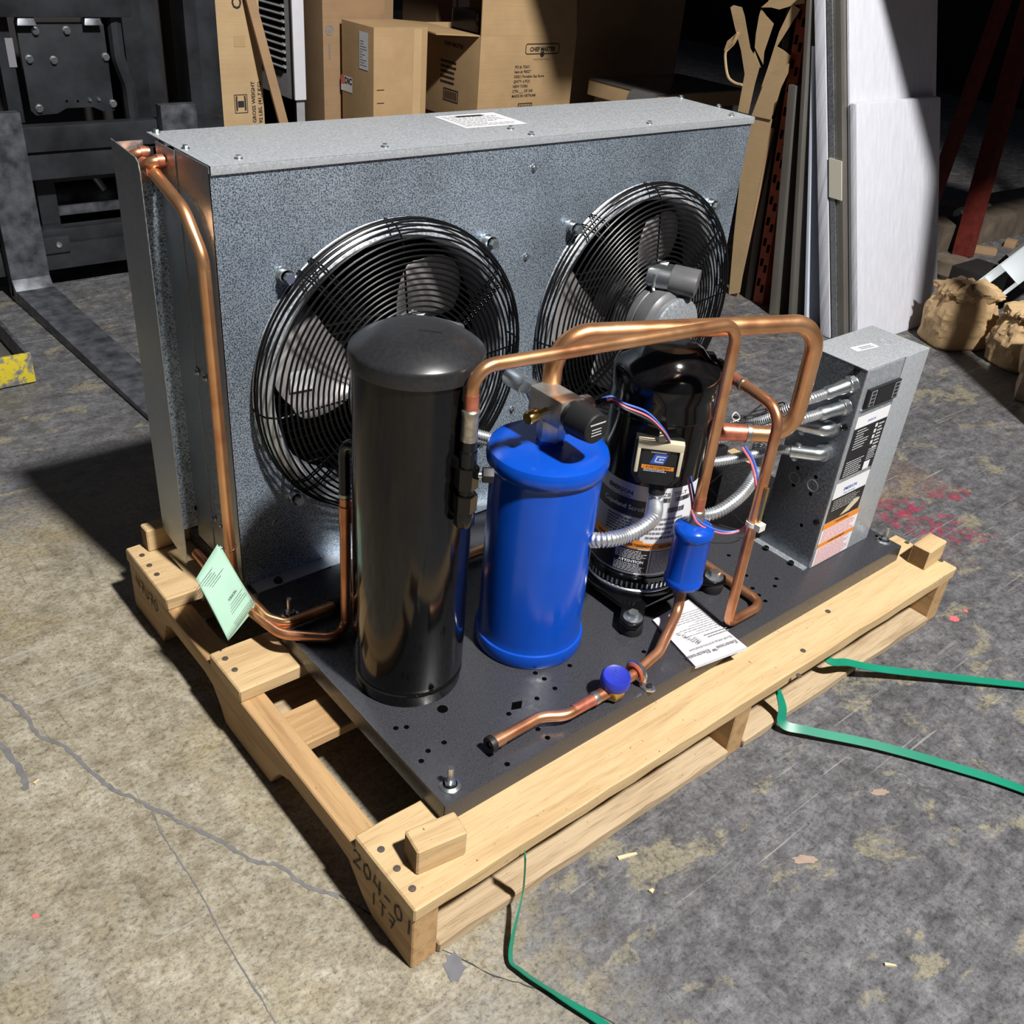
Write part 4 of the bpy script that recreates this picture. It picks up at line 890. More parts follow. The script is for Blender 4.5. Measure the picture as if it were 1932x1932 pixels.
# dark relay box standing behind the wiring
mb = MB(); mb.box(.90, .99, .36, .45, ZB, .36); mb.build('relay_box', 'satin', unit, bevel=.004)

# ================================================================== loose things on and round the unit
def sheet(quadpts, n=8, sag=0.0, curl=0.0, nrm=(0, 0, 1)):     # 4 corners a,b,c,d -> grid
    a, b, c, d = [V(p) for p in quadpts]; nn = V(nrm).normalized(); vs = []
    for i in range(n + 1):
        for j in range(n + 1):
            u, w = i / n, j / n; p = a.lerp(b, u).lerp(d.lerp(c, u), w)
            vs.append(p + nn * (sag * math.sin(PI * u) + curl * (w ** 3)))
    return vs, [(i * (n + 1) + j, i * (n + 1) + j + 1, (i + 1) * (n + 1) + j + 1, (i + 1) * (n + 1) + j) for i in range(n) for j in range(n)]
# booklet
bkE = thing('booklet', 'white printed instruction booklet lying on the black base edge', 'booklet', (.69, .14, ZB))
bq = [at(1228, 1168, z=ZB + .004), at(1312, 1262, z=ZB + .006), at(1412, 1229, z=ZB + .006), at(1300, 1133, z=ZB + .004)]
bq = [V((.652, .208, ZB + .003)), V((.6215, .080, ZB + .003)), V((.736, .062, ZB + .003)), V((.752, .212, ZB + .003))]
vs, fs = sheet(bq, 10, .0, .0)
mb = MB().add(vs, fs); mb.add([v - V((0, 0, .0025)) for v in vs], fs); mb.build('page', 'paper', bkE, smooth=60)
vs2, fs2 = sheet([p + V((0, 0, .0022)) for p in bq], 10, .0, .0)
cov = MB().add(vs2, fs2).build('cover', 'paper', bkE, smooth=60)
Mb = frame(V((.690, .0865, ZB + .0066)), (-1, .17, 0), (0, 0, 1))
Mb = Mb @ TR((0, 0, .0006))
text('Emerson™ Electronic', .0125, 'greyink', cov, Mb @ TR((-.043, -.0035, 0)), 'LEFT', bold=.0002)
text('Quick setup and troubleshoot', .0078, 'greyink', cov, Mb @ TR((-.044, -.017, 0)), 'LEFT', bold=.0001)
mb = MB(); lines_mb(mb, Mb @ TR((-.012, -.036, .0004)), .075, .012, 2, .5, .35, 51); lines_mb(mb, Mb @ TR((.0, -.075, .0006)), .085, .060, 11, .35, .16, 52); mb.build('print', 'greyink', cov, smooth=0)
for k, (x, y) in enumerate([(.026, -.028), (.030, -.036), (.033, -.044), (.036, -.052), (.020, -.030), (.022, -.038), (.042, -.060)]):
    mb = MB(); Mx = Mb @ TR((x, y, .0006))
    for a0, a1, b0, b1 in ((-.003, .003, -.003, -.0022), (-.003, .003, .0022, .003), (-.003, -.0022, -.003, .003), (.0022, .003, -.003, .003)): quad(mb, Mx, a0, a1, b0, b1)
    mb.build('tick_box', 'ink', cov, smooth=0)
# green tag
tg_ = thing('paper_tag', 'pale green folded paper tag wired to the copper pipe at the cabinet corner', 'tag', (.06, .62, .2))
tq = [at(410, 1027, y=.672), at(479, 1142, y=.600), at(428, 1208, y=.575), at(368, 1093, y=.650)]
tn = (tq[1] - tq[0]).cross(tq[3] - tq[0]).normalized(); tn = tn if tn.dot(CAM - tq[0]) > 0 else -tn
vs, fs = sheet(tq, 10, .006, .006, tn); leaf = MB().add(vs, fs).build('front_leaf', 'green_paper', tg_, smooth=60); so = leaf.modifiers.new('thick', 'SOLIDIFY'); so.thickness = .0008
tq2 = [p - tn * .006 + V((.006, 0, -.004)) for p in tq]; vs, fs = sheet(tq2, 10, -.004, -.010, tn); bl = MB().add(vs, fs).build('back_leaf', 'green_paper', tg_, smooth=60); so = bl.modifiers.new('thick', 'SOLIDIFY'); so.thickness = .0008
ctr = (tq[0] + tq[1] + tq[2] + tq[3]) / 4 + tn * .0068
xd = ((tq[0] + tq[1]) / 2 - (tq[2] + tq[3]) / 2).normalized()
Mg = frame(ctr, xd, tn)
# local x runs from the lower edge (d-c) to the upper edge (a-b)
text('EMERSON', .006, 'ink', leaf, Mg @ TR((.0, -.014, .0010)))
mb = MB(); lines_mb(mb, Mg @ TR((0, .030, .0010)), .062, .022, 6, .7, .22, 61); lines_mb(mb, Mg @ TR((0, -.026, .0010)), .045, .014, 4, .8, .2, 62); lines_mb(mb, Mg @ TR((0, -.046, .0018)), .066, .010, 4, .8, .2, 63); mb.build('print', 'ink', leaf, smooth=0)
MB().tube(bend([tq[0] + V((.006, -.004, -.006)), V((.078, .700, .255)), V((.094, .708, .262)), V((.106, .690, .265)), V((.090, .680, .262)), V((.075, .690, .258))], .01), .0006, 6).build('tie_wire', 'zinc', tg_)
# green packing straps
def strap(label, pts, up, w=.0165, g='green strapping cut loose round the pallet'):
    P = spline([p for p in pts], 10); U = [V(u) for u in up]; vs = []
    for i, p in enumerate(P):
        f = i / (len(P) - 1) * (len(U) - 1); k = min(int(f), len(U) - 2); u = U[k].lerp(U[k + 1], f - k)
        a = P[max(0, i - 1)]; b = P[min(len(P) - 1, i + 1)]; t = (b - a).normalized(); u = (u - t * u.dot(t)).normalized(); s_ = t.cross(u) * w / 2; th = u * .0008
        vs += [p - s_ - th, p + s_ - th, p + s_ + th, p - s_ + th]
    fs = [(0, 1, 2, 3), tuple(4 * (len(P) - 1) + j for j in (3, 2, 1, 0))]
    for i in range(len(P) - 1):
        for j in range(4): fs.append((4 * i + j, 4 * i + (j + 1) % 4, 4 * i + 4 + (j + 1) % 4, 4 * i + 4 + j))
    return tag(MB().add(vs, fs).build('packing_strap', 'strap', None, smooth=40), label, 'strap', g)
s1 = [at(1478, 1366, z=.020), at(1530, 1380, z=.017), at(1650, 1405, z=.013), at(1790, 1444, z=.010), at(1932, 1490, z=.009), at(2150, 1580, z=.009), at(2300, 1660, z=.009)]
strap('green packing strap crossing the floor at right, the lower of two', [V((.835, .075, .09)), V((.812, .03, .075))] + [V((.806, .002, .045))] + s1, [(.2, -.5, .85)] * 2 + [(-.5, -.7, .5), (-.3, -.2, .9), (-.25, -.25, .94), (-.15, -.15, 1), (0, 0, 1), (0, 0, 1)])
s2 = [V((.985, .11, .080)), at(1560, 1243, z=.060), at(1600, 1250, z=.046), at(1660, 1262, z=.026), at(1790, 1277, z=.016), at(1932, 1293, z=.010), at(2150, 1318, z=.009), at(2300, 1340, z=.009)]
strap('green packing strap leaving the pallet at right, the upper of two', s2, [(-.2, -.2, .95)] * 3 + [(-.15, -.2, 1)] * 2 + [(0, 0, 1)] * 3)
s3 = [at(991, 1612, y=-.012), at(990, 1645, y=-.013), at(985, 1690, y=-.018), at(963, 1800, z=.010), at(985, 1832, z=.009), at(1060, 1882, z=.009), at(1130, 1926, z=.009), at(1230, 2000, z=.009)]
strap('green packing strap hanging from the front of the pallet near its corner', s3, [(.75, -.5, .1), (.75, -.6, .1), (.75, -.6, .2), (.6, -.5, .6), (.7, -.5, .5), (.4, -.3, .85), (0, 0, 1)], w=.013)
# wood chips on the floor
for i, (u, v, l, w, r, lab) in enumerate([(1184, 1616, .034, .006, .0, 'long pale wood splinter on the floor in front of the pallet'), (1230, 1681, .010, .007, .5, 'small pale wood chip on the floor in front of the pallet'), (1680, 1822, .018, .004, -.4, 'thin wood sliver on the grey floor at lower right'), (70, 1475, .012, .003, .9, 'tiny wood sliver on the tan floor at left')]):
    p = at(u, v, z=0); mb = MB(); mb.hexa([(-l / 2, -w / 2, 0), (l / 2, -w * .3, 0), (l / 2, w * .4, 0), (-l / 2, w / 2, 0)], [(-l / 2, -w / 2, .003), (l / 2 - .002, -w * .2, .002), (l / 2 - .003, w * .3, .002), (-l / 2, w / 2, .004)])
    tag(put(mb.mesh('wood_chip', 'chip'), 'wood_chip', None, TR((p.x, p.y, .0005)) @ Matrix.Rotation(r - .3, 4, 'Z')), lab, 'wood chip')

# ================================================================== background, left: forklift
fl = thing('forklift', 'black forklift with its forks lowered onto the floor', 'forklift', (.65, 3.0, 0))
def bx(name, mat, par, x0, x1, y0, y1, z0, z1, bev=.004, **k): return MB().box(x0, x1, y0, y1, z0, z1).build(name, mat, par, bevel=bev, **k)
for x0, x1 in ((.281, .399), (.828, .950)):
    mb = MB(); s = .04; tipy = 1.60
    mb.hexa([(x0, 2.66, .02), (x1, 2.66, .02), (x1, 2.708, .0), (x0, 2.708, .0)], [(x0, 2.668, .572), (x1, 2.668, .572), (x1, 2.708, .572), (x0, 2.708, .572)])
    mb.hexa([(x0 + s, tipy, .004), (x1 + s - .01, tipy, .004), (x1, 2.665, .0), (x0, 2.665, .0)], [(x0 + s, tipy, .016), (x1 + s - .01, tipy, .016), (x1, 2.68, .046), (x0, 2.68, .046)])
    mb.hexa([(x0, 2.64, .002), (x1, 2.64, .002), (x1, 2.70, .002), (x0, 2.70, .002)], [(x0, 2.635, .045), (x1, 2.635, .045), (x1, 2.67, .085), (x0, 2.67, .085)])
    mb.build('fork', 'iron_w', fl, bevel=.004, label='worn steel lifting fork')
bx('carriage_bar', 'iron', fl, .20, 1.06, 2.712, 2.76, .445, .520); bx('carriage_bar', 'iron', fl, .20, 1.06, 2.725, 2.775, .358, .443)
bx('carriage_bar', 'iron', fl, .20, 1.06, 2.715, 2.765, .070, .150); bx('carriage_bar', 'iron', fl, .40, 1.04, 2.735, 2.79, .150, .195)
MB().box(.402, .49, 2.705, 2.72, .128, .178).build('fork_stop', 'iron', fl, bevel=.003)
MB().lathe([(.009, 0), (.009, .004), (.004, .005)], ym((.455, 2.705, .155)), 12).build('stop_bolt', 'zinc', fl)
mb = MB(); mb.prism([(.452, .805), (.452, .56), (.465, .545), (.53, .548), (.56, .562), (.64, .562), (.67, .548), (.708, .548), (.708, .805)], 0, .018, frame((0, 2.765, 0), (1, 0, 0), (0, -1, 0))); bp = mb.build('backrest_plate', 'iron', fl, bevel=.002, label='black steel plate with bright bolt heads')
bh = MB(); bh.lathe([(.0118, 0), (.0118, .003), (.0095, .0035)], n=16); bh.prism(hexpoly(.0098), .003, .011); bhm = bh.mesh('bolt_head', 'zinc'); bhs = MB().lathe([(.005, 0), (.005, .006)], n=10).mesh('bolt_head', 'zinc')
for u, v in [(66, 58), (125, 57), (55, 111), (101, 113), (199, 107), (74, 204), (213, 195)]: put(bhm, 'bolt_head', bp, ym(at(u, v, y=2.747)))
for u, v in [(169, 188), (186, 187)]: put(bhs, 'bolt_head', bp, ym(at(u, v, y=2.747)))
for u, v in [(126, 191), (147, 191)]: put(hs, 'plate_hole', bp, ym(at(u, v, y=2.7465)))
bx('backrest_rail', 'iron', fl, .30, .79, 2.72, 2.77, .822, .905); 
for x in (.475, .668): MB().hexa([(x - .028, 2.718, .80), (x + .028, 2.718, .80), (x + .024, 2.77, .80), (x - .024, 2.77, .80)], [(x - .018, 2.73, .832), (x + .022, 2.73, .832), (x + .02, 2.77, .832), (x - .015, 2.77, .832)]).build('weld_lug', 'iron_w', fl, bevel=.004)
bx('backrest_post', 'iron', fl, .395, .438, 2.775, 2.82, .52, 1.3); MB().tube(bend([(.745, 2.76, .90), (.745, 2.76, .70), (.77, 2.765, .62), (.77, 2.765, .50)], .1), .022, 8).build('backrest_post', 'iron', fl)
bx('warning_label_plate', 'silverlab', fl, .420, .442, 2.772, 2.776, .68, .76, 0)
bx('mast_rail', 'iron', fl, .80, .865, 2.84, 2.93, .05, 2.1); bx('mast_rail', 'iron', fl, .868, .925, 2.86, 2.93, .05, 2.1, .012); bx('mast_rail', 'iron', fl, 1.0, 1.045, 2.82, 2.93, .05, 2.2); bx('mast_rail', 'iron', fl, 1.047, 1.125, 2.84, 2.93, .05, 2.2, .012)
bx('mast_rail', 'iron', fl, .14, .20, 2.84, 2.93, .05, 2.1); bx('mast_crossbar', 'iron', fl, .14, 1.12, 2.90, 2.95, .30, .36); bx('tilt_platform', 'iron_w', fl, .46, .84, 2.86, 3.0, .20, .235); 
MB().tube([(.62, 2.95, .40), (.69, 2.90, .26)], .014, 10).build('hydraulic_hose', 'galv_side', fl); bx('mast_foot', 'iron', fl, .44, .50, 2.80, 2.86, .05, .42)
bx('truck_body', 'darkpanel', fl, .10, 1.15, 3.05, 4.7, .16, 1.25, .03)
for x in (.02, 1.07):
    for y in (3.3, 4.4): MB().lathe([(.10, 0), (.21, .0), (.23, .02), (.23, .14), (.21, .16), (.10, .16)], frame((x, y, .23), (0, 1, 0), (1, 0, 0)), 28).build('tyre', 'rubber', fl)
# pallet truck fork with worn yellow paint
pj_ = thing('pallet_truck', 'scraped yellow and grey pallet truck fork at the left edge', 'pallet truck', (-.05, 2.4, 0))
mb = MB(); x0, x1, y0, y1 = -.22, .152, 2.045, 2.62
mb.box(x0, x1, y0, y0 + .012, .004, .088); mb.build('fork_end', 'yellow', pj_, bevel=.003)
mb = MB(); mb.box(x1 - .012, x1, y0 + .012, y1, .0, .088); mb.build('fork_side', 'iron_w', pj_, bevel=.003); MB().box(x0, x0 + .012, y0 + .012, y1, .0, .088).build('fork_side', 'iron_w', pj_, bevel=.003)
MB().box(x0 + .012, x1 - .012, y0 + .012, y1, .012, .03).build('fork_tray', 'stainless', pj_, bevel=.002)

# ================================================================== background, middle: cartons
def carton(name, label, x0, x1, y0, y1, z0, z1, mat='card', rz=0.0, group=None, top=True, cat='box'):
    t = thing(name, label, cat, ((x0 + x1) / 2, (y0 + y1) / 2, z0), group); c = V(((x0 + x1) / 2, (y0 + y1) / 2, 0)); R_ = TR(c) @ Matrix.Rotation(rz, 4, 'Z') @ TR(-c)
    mb = MB()
    if top: mb.box(x0, x1, y0, y1, z0, z1, R_)
    else:
        th = .006
        for a in ((x0, x1, y0, y0 + th), (x0, x1, y1 - th, y1), (x0, x0 + th, y0 + th, y1 - th), (x1 - th, x1, y0 + th, y1 - th)): mb.box(a[0], a[1], a[2], a[3], z0, z1, R_)
        mb.box(x0 + th, x1 - th, y0 + th, y1 - th, z0, z0 + th, R_)
    b = mb.build('carton_body', mat, t, bevel=.003); return t, b, R_
# tall carton beside the mast
YT = 2.95; xa = at(409, 120, y=YT).x; xb = at(494, 120, y=YT).x
t, b, R_ = carton('tall_carton', 'tall narrow carton with lifting symbol standing beside the forklift mast', xa, xb, YT, YT + .10, 0, 1.5, 'card_p')
Mc_ = lambda u, v: frame(at(u, v, y=YT - .0012), (0, 0, 1), (0, -1, 0))
text('GROSS WEIGHT', .020, 'ink', t, Mc_(479, 193), bold=.0004); text('92 LBS. (41,7 KG)', .020, 'ink', t, Mc_(491, 193), bold=.0004); text('C.', .05, 'ink', t, Mc_(447, 4), bold=.001)
M_ = ym(at(455, 196, y=YT - .0012)); mb = MB()
for a in ((-.026, .026, .030, .0325), (-.026, .026, -.0325, -.030), (-.026, -.0235, -.03, .03), (.0235, .026, -.03, .03), (-.012, .012, -.012, .010), (-.020, -.014, -.024, .020), (.014, .020, -.024, .020), (-.019, -.013, .021, .027), (.013, .019, .021, .027)): quad(mb, M_, *a)
mb.build('lifting_symbol', 'ink', t, smooth=0)
mb = MB(); quad(mb, ym(at(452, 78, y=YT - .001)), -.022, .022, -.018, .018); mb.build('tape_patch', 'card', t, smooth=0)
# leaning batten
p0, p1 = at(535, 228, y=2.85), at(474, 0, y=2.915); d_ = (p0 - p1); p2 = p0 + d_ * (p0.z / -d_.z); p3 = p1 - d_ * .12
Mz = frame(p2, (1, 0, 0), p3 - p2); L_ = (p3 - p2).length
tag(MB().box(-.018, .018, 0, .012, .005, L_, Mz).build('corner_protector', 'card_d', None, bevel=.002), 'slim brown cardboard edge strip leaning beside the tall carton', 'cardboard strip')
# louvred appliance
la = thing('louvred_appliance', 'grey appliance with black louvre slots and a white edge', 'appliance', (1.45, 3.2, 0))
A = at(488, 90, y=3.30); B = at(552, 90, y=3.02); xv = V((B.x - A.x, B.y - A.y, 0)).normalized(); nv = V((xv.y, -xv.x, 0)); wl = V((B.x - A.x, B.y - A.y, 0)).length
Ml_ = frame(V((A.x, A.y, 0)), xv, nv)      # local y = up
mb = MB(); mb.box(-.25, wl, .0, 1.4, -.045, 0, Ml_); mb.build('housing', 'grey_app', la, bevel=.004)
zlo = at(552, 178, y=3.02).z
for k in range(22):
    y_ = zlo + .07 + k * .0265
    MB().box(.03, wl - .055, y_, y_ + .012, -.01, .0012, Ml_).build('louvre_slot', 'dark', la, smooth=0)
    MB().hexa([Ml_ @ V(p) for p in [(.03, y_ + .014, .001), (wl - .055, y_ + .014, .001), (wl - .055, y_ + .024, .001), (.03, y_ + .024, .001)]], [Ml_ @ V(p) for p in [(.03, y_ + .013, .008), (wl - .055, y_ + .013, .008), (wl - .055, y_ + .016, .008), (.03, y_ + .016, .008)]]).build('louvre_blade', 'grey_app', la, smooth=0)
MB().box(wl + .001, wl + .014, zlo - .02, 1.4, -.045, .004, Ml_).build('edge_trim', 'paper', la, bevel=.003)
MB().box(-.01, wl + .016, .0, zlo - .022, .0005, .01, Ml_).build('kick_plate', 'dark', la, smooth=0)
# cartons
YN = 3.27; xn = at(610, 100, y=YN).x
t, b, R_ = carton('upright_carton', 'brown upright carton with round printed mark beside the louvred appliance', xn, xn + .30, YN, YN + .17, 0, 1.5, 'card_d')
M_ = ym(at(622, 57, y=YN - .0012)); mb = MB(); mb.lathe([(.020, 0), (.020, .0004), (.015, .0004), (.015, 0)], M_, 24, caps=False); mb.lathe([(.010, 0), (.0001, .0002)], M_, 12, caps=False); mb.build('round_mark', 'greyink', t, smooth=0)
lines_mb(MB(), frame(at(622, 97, y=YN - .0012), (0, 0, -1), (0, -1, 0)), .06, .010, 1, 1, .7, 6).build('faint_print', 'greyink', t, smooth=0)
YD = 3.0; xd_ = at(705, 100, y=YD).x; xr_ = at(806, 100, y=YD).x
t, b, R_ = carton('taped_carton', 'brown carton with white shipping label and red logo sticker', xd_, xr_, YD, YD + .245, 0, at(705, 52, y=YD).z, 'card')
def side(u, v, x): return frame(at(u, v, x=x - .0012), (0, -1, 0), (-1, 0, 0))
mb = MB(); Ms = side(686, 96, xd_); quad(mb, Ms, -.034, .034, -.07, .07); mb.build('shipping_label', 'white', t, smooth=0); lines_mb(MB(), Ms @ TR((0, -.01, .0004)), .054, .10, 10, .3, .3, 71).build('label_print', 'greyink', t, smooth=0)
mb = MB(); Ms = side(654, 158, xd_); quad(mb, Ms, -.045, .045, -.03, .03); mb.build('logo_sticker', 'white', t, smooth=0); mb = MB(); quad(mb, Ms, -.045, -.018, -.004, .03, .0004); mb.build('logo_patch', 'redprint', t, smooth=0); text('DIC', .034, 'ink', t, Ms @ TR((.014, .012, .0006)), bold=.0012)
MB().box(xr_ - .07, xr_ - .03, YD - .0012, YD - .0004, .02, at(705, 55, y=YD).z).build('packing_tape', 'kraft', t, smooth=0)
for v_ in (170, 195):
    p = at(717, v_, y=YD - .001); MB().box(p.x - .015, p.x + .02, p.y - .0004, p.y, p.z - .0015, p.z + .0015).build('hand_slot', 'ink', t, smooth=0)
for (u0, u1, yy, top, lab, nm) in [(640, 742, 3.55, 1.5, 'large brown carton stacked behind the taped carton', 'back_carton'), (824, 1000, 3.75, 1.5, 'brown carton with two white labels far behind the open carton', 'labelled_carton')]:
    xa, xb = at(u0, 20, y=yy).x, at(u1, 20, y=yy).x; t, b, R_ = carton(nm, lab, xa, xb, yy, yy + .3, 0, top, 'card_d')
    if nm == 'labelled_carton':
        mb = MB()
        for u, w in ((857, .012), (875, .04)): quad(mb, ym(at(u, 16, y=yy - .002)), -w, w, -.06, .07); 
        for k, (u, w) in enumerate(((857, .012), (875, .035))):
            mb = MB(); quad(mb, ym(at(u, 16, y=yy - .002)), -w, w, -.06, .07); mb.build('white_label', 'white', t, smooth=0)
# open carton with printing
YC = 2.92; xc = at(905, 120, y=YC).x; xe = xc + .55; zc = at(905, 68, y=YC).z; zcb = zc - .36; yb_ = YC + .42
t2, b2, _r = carton('support_carton', 'brown carton underneath the open printed carton', xc + .01, xe - .01, YC + .01, yb_, 0, zcb - .002, 'card_d')
t, b, R_ = carton('open_carton', 'open brown carton with black product printing and raised flaps', xc, xe, YC, yb_, zcb, zc, 'card', top=False)
MB().hexa([(xc, YC, zc), (xe, YC, zc), (xe, YC + .005, zc), (xc, YC + .005, zc)], [(xc + .02, YC + .03, zc + .30), (xe - .02, YC + .03, zc + .30), (xe - .02, YC + .035, zc + .30), (xc + .02, YC + .035, zc + .30)]).build('front_flap', 'card', t, smooth=0)
fa = [at(905, 67, y=YC), at(768, 50, y=yb_ - .02)]
MB().hexa([(xc, YC + .01, zc - .004), (xc, yb_ - .01, zc - .004), (xc - .19, yb_ - .05, zc + .012), (xc - .19, YC + .06, zc - .002)], [(xc, YC + .01, zc + .001), (xc, yb_ - .01, zc + .001), (xc - .19, yb_ - .05, zc + .017), (xc - .19, YC + .06, zc + .003)]).build('side_flap', 'card', t, smooth=0)
Mo = lambda u, v: ym(at(u, v, y=YC - .0012))
text('CHEF MASTER', .0235, 'ink', t, Mo(1024, 93), bold=.0008); text('P R O F E S S I O N A L', .010, 'ink', t, Mo(1022, 112))
mb = MB(); Mm = Mo(1024, 92)
def rrect_ring(mb, M, w, h, r, th, n=6):
    def pts(k): 
        o = []
        for cx, cy, a0 in ((w - r, h - r, 0), (-w + r, h - r, PI / 2), (-w + r, -h + r, PI), (w - r, -h + r, 1.5 * PI)):
            for i in range(n + 1): a = a0 + PI / 2 * i / n; o.append(V((cx + (r - k) * math.cos(a), cy + (r - k) * math.sin(a), 0)))
        return o
    A, B = pts(0), pts(th); m = len(A); mb.add([M @ p for p in A] + [M @ p for p in B], [(i, (i + 1) % m, (i + 1) % m + m, i + m) for i in range(m)])
rrect_ring(mb, Mm, .100, .022, .012, .004); mb.build('logo_frame', 'ink', t, smooth=0)
mb = MB(); mb.lathe([(.012, 0), (.0001, .0003)], Mm @ TR((0, -.022, .0004)), 14, caps=False); mb.build('logo_mark', 'ink', t, smooth=0)
for k, s_ in enumerate(['PO #: 75631', 'Item #: 90027', 'DESC: Portable Gas Stove', 'QNTY: 6 PCS', 'NEW YORK', 'CTN ___ OF 340', 'MADE IN VIETNAM']):
    text(s_, .0165, 'ink', t, ym(at(972 - k * 1.1, 127 + k * 9.2, y=YC - .0012)), 'LEFT', bold=.0003)
mb = MB(); Mm = ym(at(990, 204, y=YC - .0012)); rrect_ring(mb, Mm, .042, .022, .001, .004)
for k in range(12): quad(mb, Mm, -.035 + k * .006, -.035 + k * .006 + (.003 if k % 3 else .0018), -.015, .015)
mb.build('barcode', 'ink', t, smooth=0)
mb = MB(); Ms = side(850, 180, xc); rrect_ring(mb, Ms, .055, .026, .001, .004)
for k in range(16): quad(mb, Ms, -.047 + k * .006, -.047 + k * .006 + (.003 if k % 3 else .0018), -.018, .018)
mb.build('barcode', 'ink', t, smooth=0)
for k in range(5): lines_mb(MB(), side(848 - k, 117 + k * 9.5, xc), .13 - .006 * k, .013, 1, .85, .75, 80 + k).build('side_print', 'ink', t, smooth=0)
text('CHEF MASTER', .022, 'ink', t, side(856, 85, xc), bold=.0006)
pc = at(900, 45, y=YC + .14)
tag(MB().box(pc.x - .055, pc.x + .10, YC + .06, YC + .26, zcb + .008, at(900, 22, y=YC + .1).z).build('plastic_case', 'gloss', None, bevel=.02, seg=4), 'glossy black plastic case poking out of the open carton', 'case')
xf = at(1082, 120, y=3.15).x
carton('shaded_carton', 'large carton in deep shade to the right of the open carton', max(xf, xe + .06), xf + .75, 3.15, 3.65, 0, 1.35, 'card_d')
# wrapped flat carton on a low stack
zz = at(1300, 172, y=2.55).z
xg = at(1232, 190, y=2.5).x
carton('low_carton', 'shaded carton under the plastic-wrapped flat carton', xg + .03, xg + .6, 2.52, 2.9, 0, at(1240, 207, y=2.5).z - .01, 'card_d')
t, b, R_ = carton('wrapped_carton', 'flat wooden-toned carton in clear wrap behind the cabinet', xg, xg + .62, 2.5, 2.92, at(1240, 207, y=2.5).z - .008, zz, 'card_p')
zc_ = (at(1240, 207, y=2.5).z + zz) / 2
MB().tube([(xg - .02, 2.49, zc_), (xg - .02, 2.60, zc_)], .045, 16).build('plastic_wrap', 'plastic_clear', t)
MB().box(xg - .004, xg + .63, 2.494, 2.925, zz + .001, zz + .006).build('plastic_wrap', 'plastic_clear', t, bevel=.002)

# ================================================================== background, right: sheets leaning in a row and the rack
def lean(name, label, cat, x0, x1, yb, yt, t, z0, z1, mat, bev=.004, off=0.0, parent=None):
    mb = MB(); mb.hexa([(x0, yb, z0), (x1, yb, z0), (x1, yb + t, z0), (x0, yb + t, z0)], [(x0 + off, yt, z1), (x1 + off, yt, z1), (x1 + off, yt + t, z1), (x0 + off, yt + t, z1)])
    o = mb.build(name, mat, parent, bevel=bev, seg=2)
    return tag(o, label, cat) if not parent else o
k_ = lambda yb, y1, z1, z: yb + (y1 - yb) * z / z1          # y of a leaning sheet at height z
fp = thing('foam_wrapped_panel', 'tall white foam-wrapped panel leaning behind the shorter foam sheet', 'panel', (2.8, 1.09, 0))
Z1 = 1.10
def yk(yb, z): return yb + .325 * z
lean('foam_wrap', '', '', 2.548, 3.12, 1.094, yk(1.094, Z1), .046, .0, Z1, 'foam', .014, 0, fp)
lean('board_core', '', '', 2.556, 3.10, 1.068, yk(1.068, Z1 - .01), .0245, .002, Z1 - .01, 'stainless', .002, 0, fp)
lean('foam_edge', '', '', 2.5515, 2.5555, 1.070, yk(1.070, Z1 - .02), .021, .01, Z1 - .02, 'galv_side', 0, 0, fp)
lean('steel_sheet', 'stainless steel sheet edge between the foam-wrapped panels', 'metal sheet', 2.556, 3.05, 1.040, yk(1.040, 1.09), .026, 0, 1.09, 'stainless', .002)
lean('foam_sheet', 'tall thin white foam sheet leaning just behind the shorter foam-wrapped panel', 'foam sheet', 2.585, 3.13, 1.028, yk(1.028, 1.08), .010, 0, 1.08, 'foam', .004)
fr = thing('foam_sheet_pack', 'shorter white foam-wrapped panel in front of the leaning row', 'panel', (2.85, 1.0, 0))
lean('foam_wrap', '', '', 2.575, 3.11, .996, yk(.996, .758), .028, .0, .758, 'foam', .012, 0, fr)
p = at(1576, 338, x=2.55)
lean('masking_tape', '', '', 2.5468, 2.5510, p.y - .045, p.y - .008, .05, p.z - .06, p.z + .06, 'tape', 0, 0, fp)
lean('film_panel', 'bluish white film-covered sheet beside the tall foam panel', 'metal sheet', 2.56, 3.0, 1.205, 1.205 + .26 * .9, .012, 0, .9, 'film', .002)
lean('steel_channel', 'dull steel channel leaning next to the film-covered sheet', 'metal bar', 2.545, 2.72, 1.262, 1.262 + .2155 * 1.08, .016, 0, 1.08, 'stainless', .003)
lean('short_steel_channel', 'short steel channel with bright edge, left of the taller channel', 'metal bar', 2.545, 2.70, 1.335, 1.468, .030, 0, .775, 'stainless', .003)
# loose orange rack upright leaning in the row
ru = thing('rack_upright', 'loose orange rack upright with punched slots leaning among the sheets', 'rack upright', (2.66, 1.5, 0))
lean('upright_post', '', '', 2.60, 2.665, 1.44, 1.44 + .08 * 1.2, .045, 0, 1.2, 'rack', .003, 0, ru)
hm = MB().box(-.001, .0005, -.006, .006, -.014, .014).mesh('upright_slot', 'dark', smooth=0)
for k in range(15):
    for yy in (.012, .033): put(hm, 'upright_slot', ru, TR((2.5995, 1.44 + yy + .08 * (.06 + k * .075), .06 + k * .075 + (.02 if yy > .02 else 0))))
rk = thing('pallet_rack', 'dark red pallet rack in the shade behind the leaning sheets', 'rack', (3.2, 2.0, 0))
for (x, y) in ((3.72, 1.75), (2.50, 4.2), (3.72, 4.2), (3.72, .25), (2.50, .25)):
    MB().box(x - .04, x + .04, y - .035, y + .035, 0, 3.2).build('upright', 'rack_d', rk, bevel=.003)
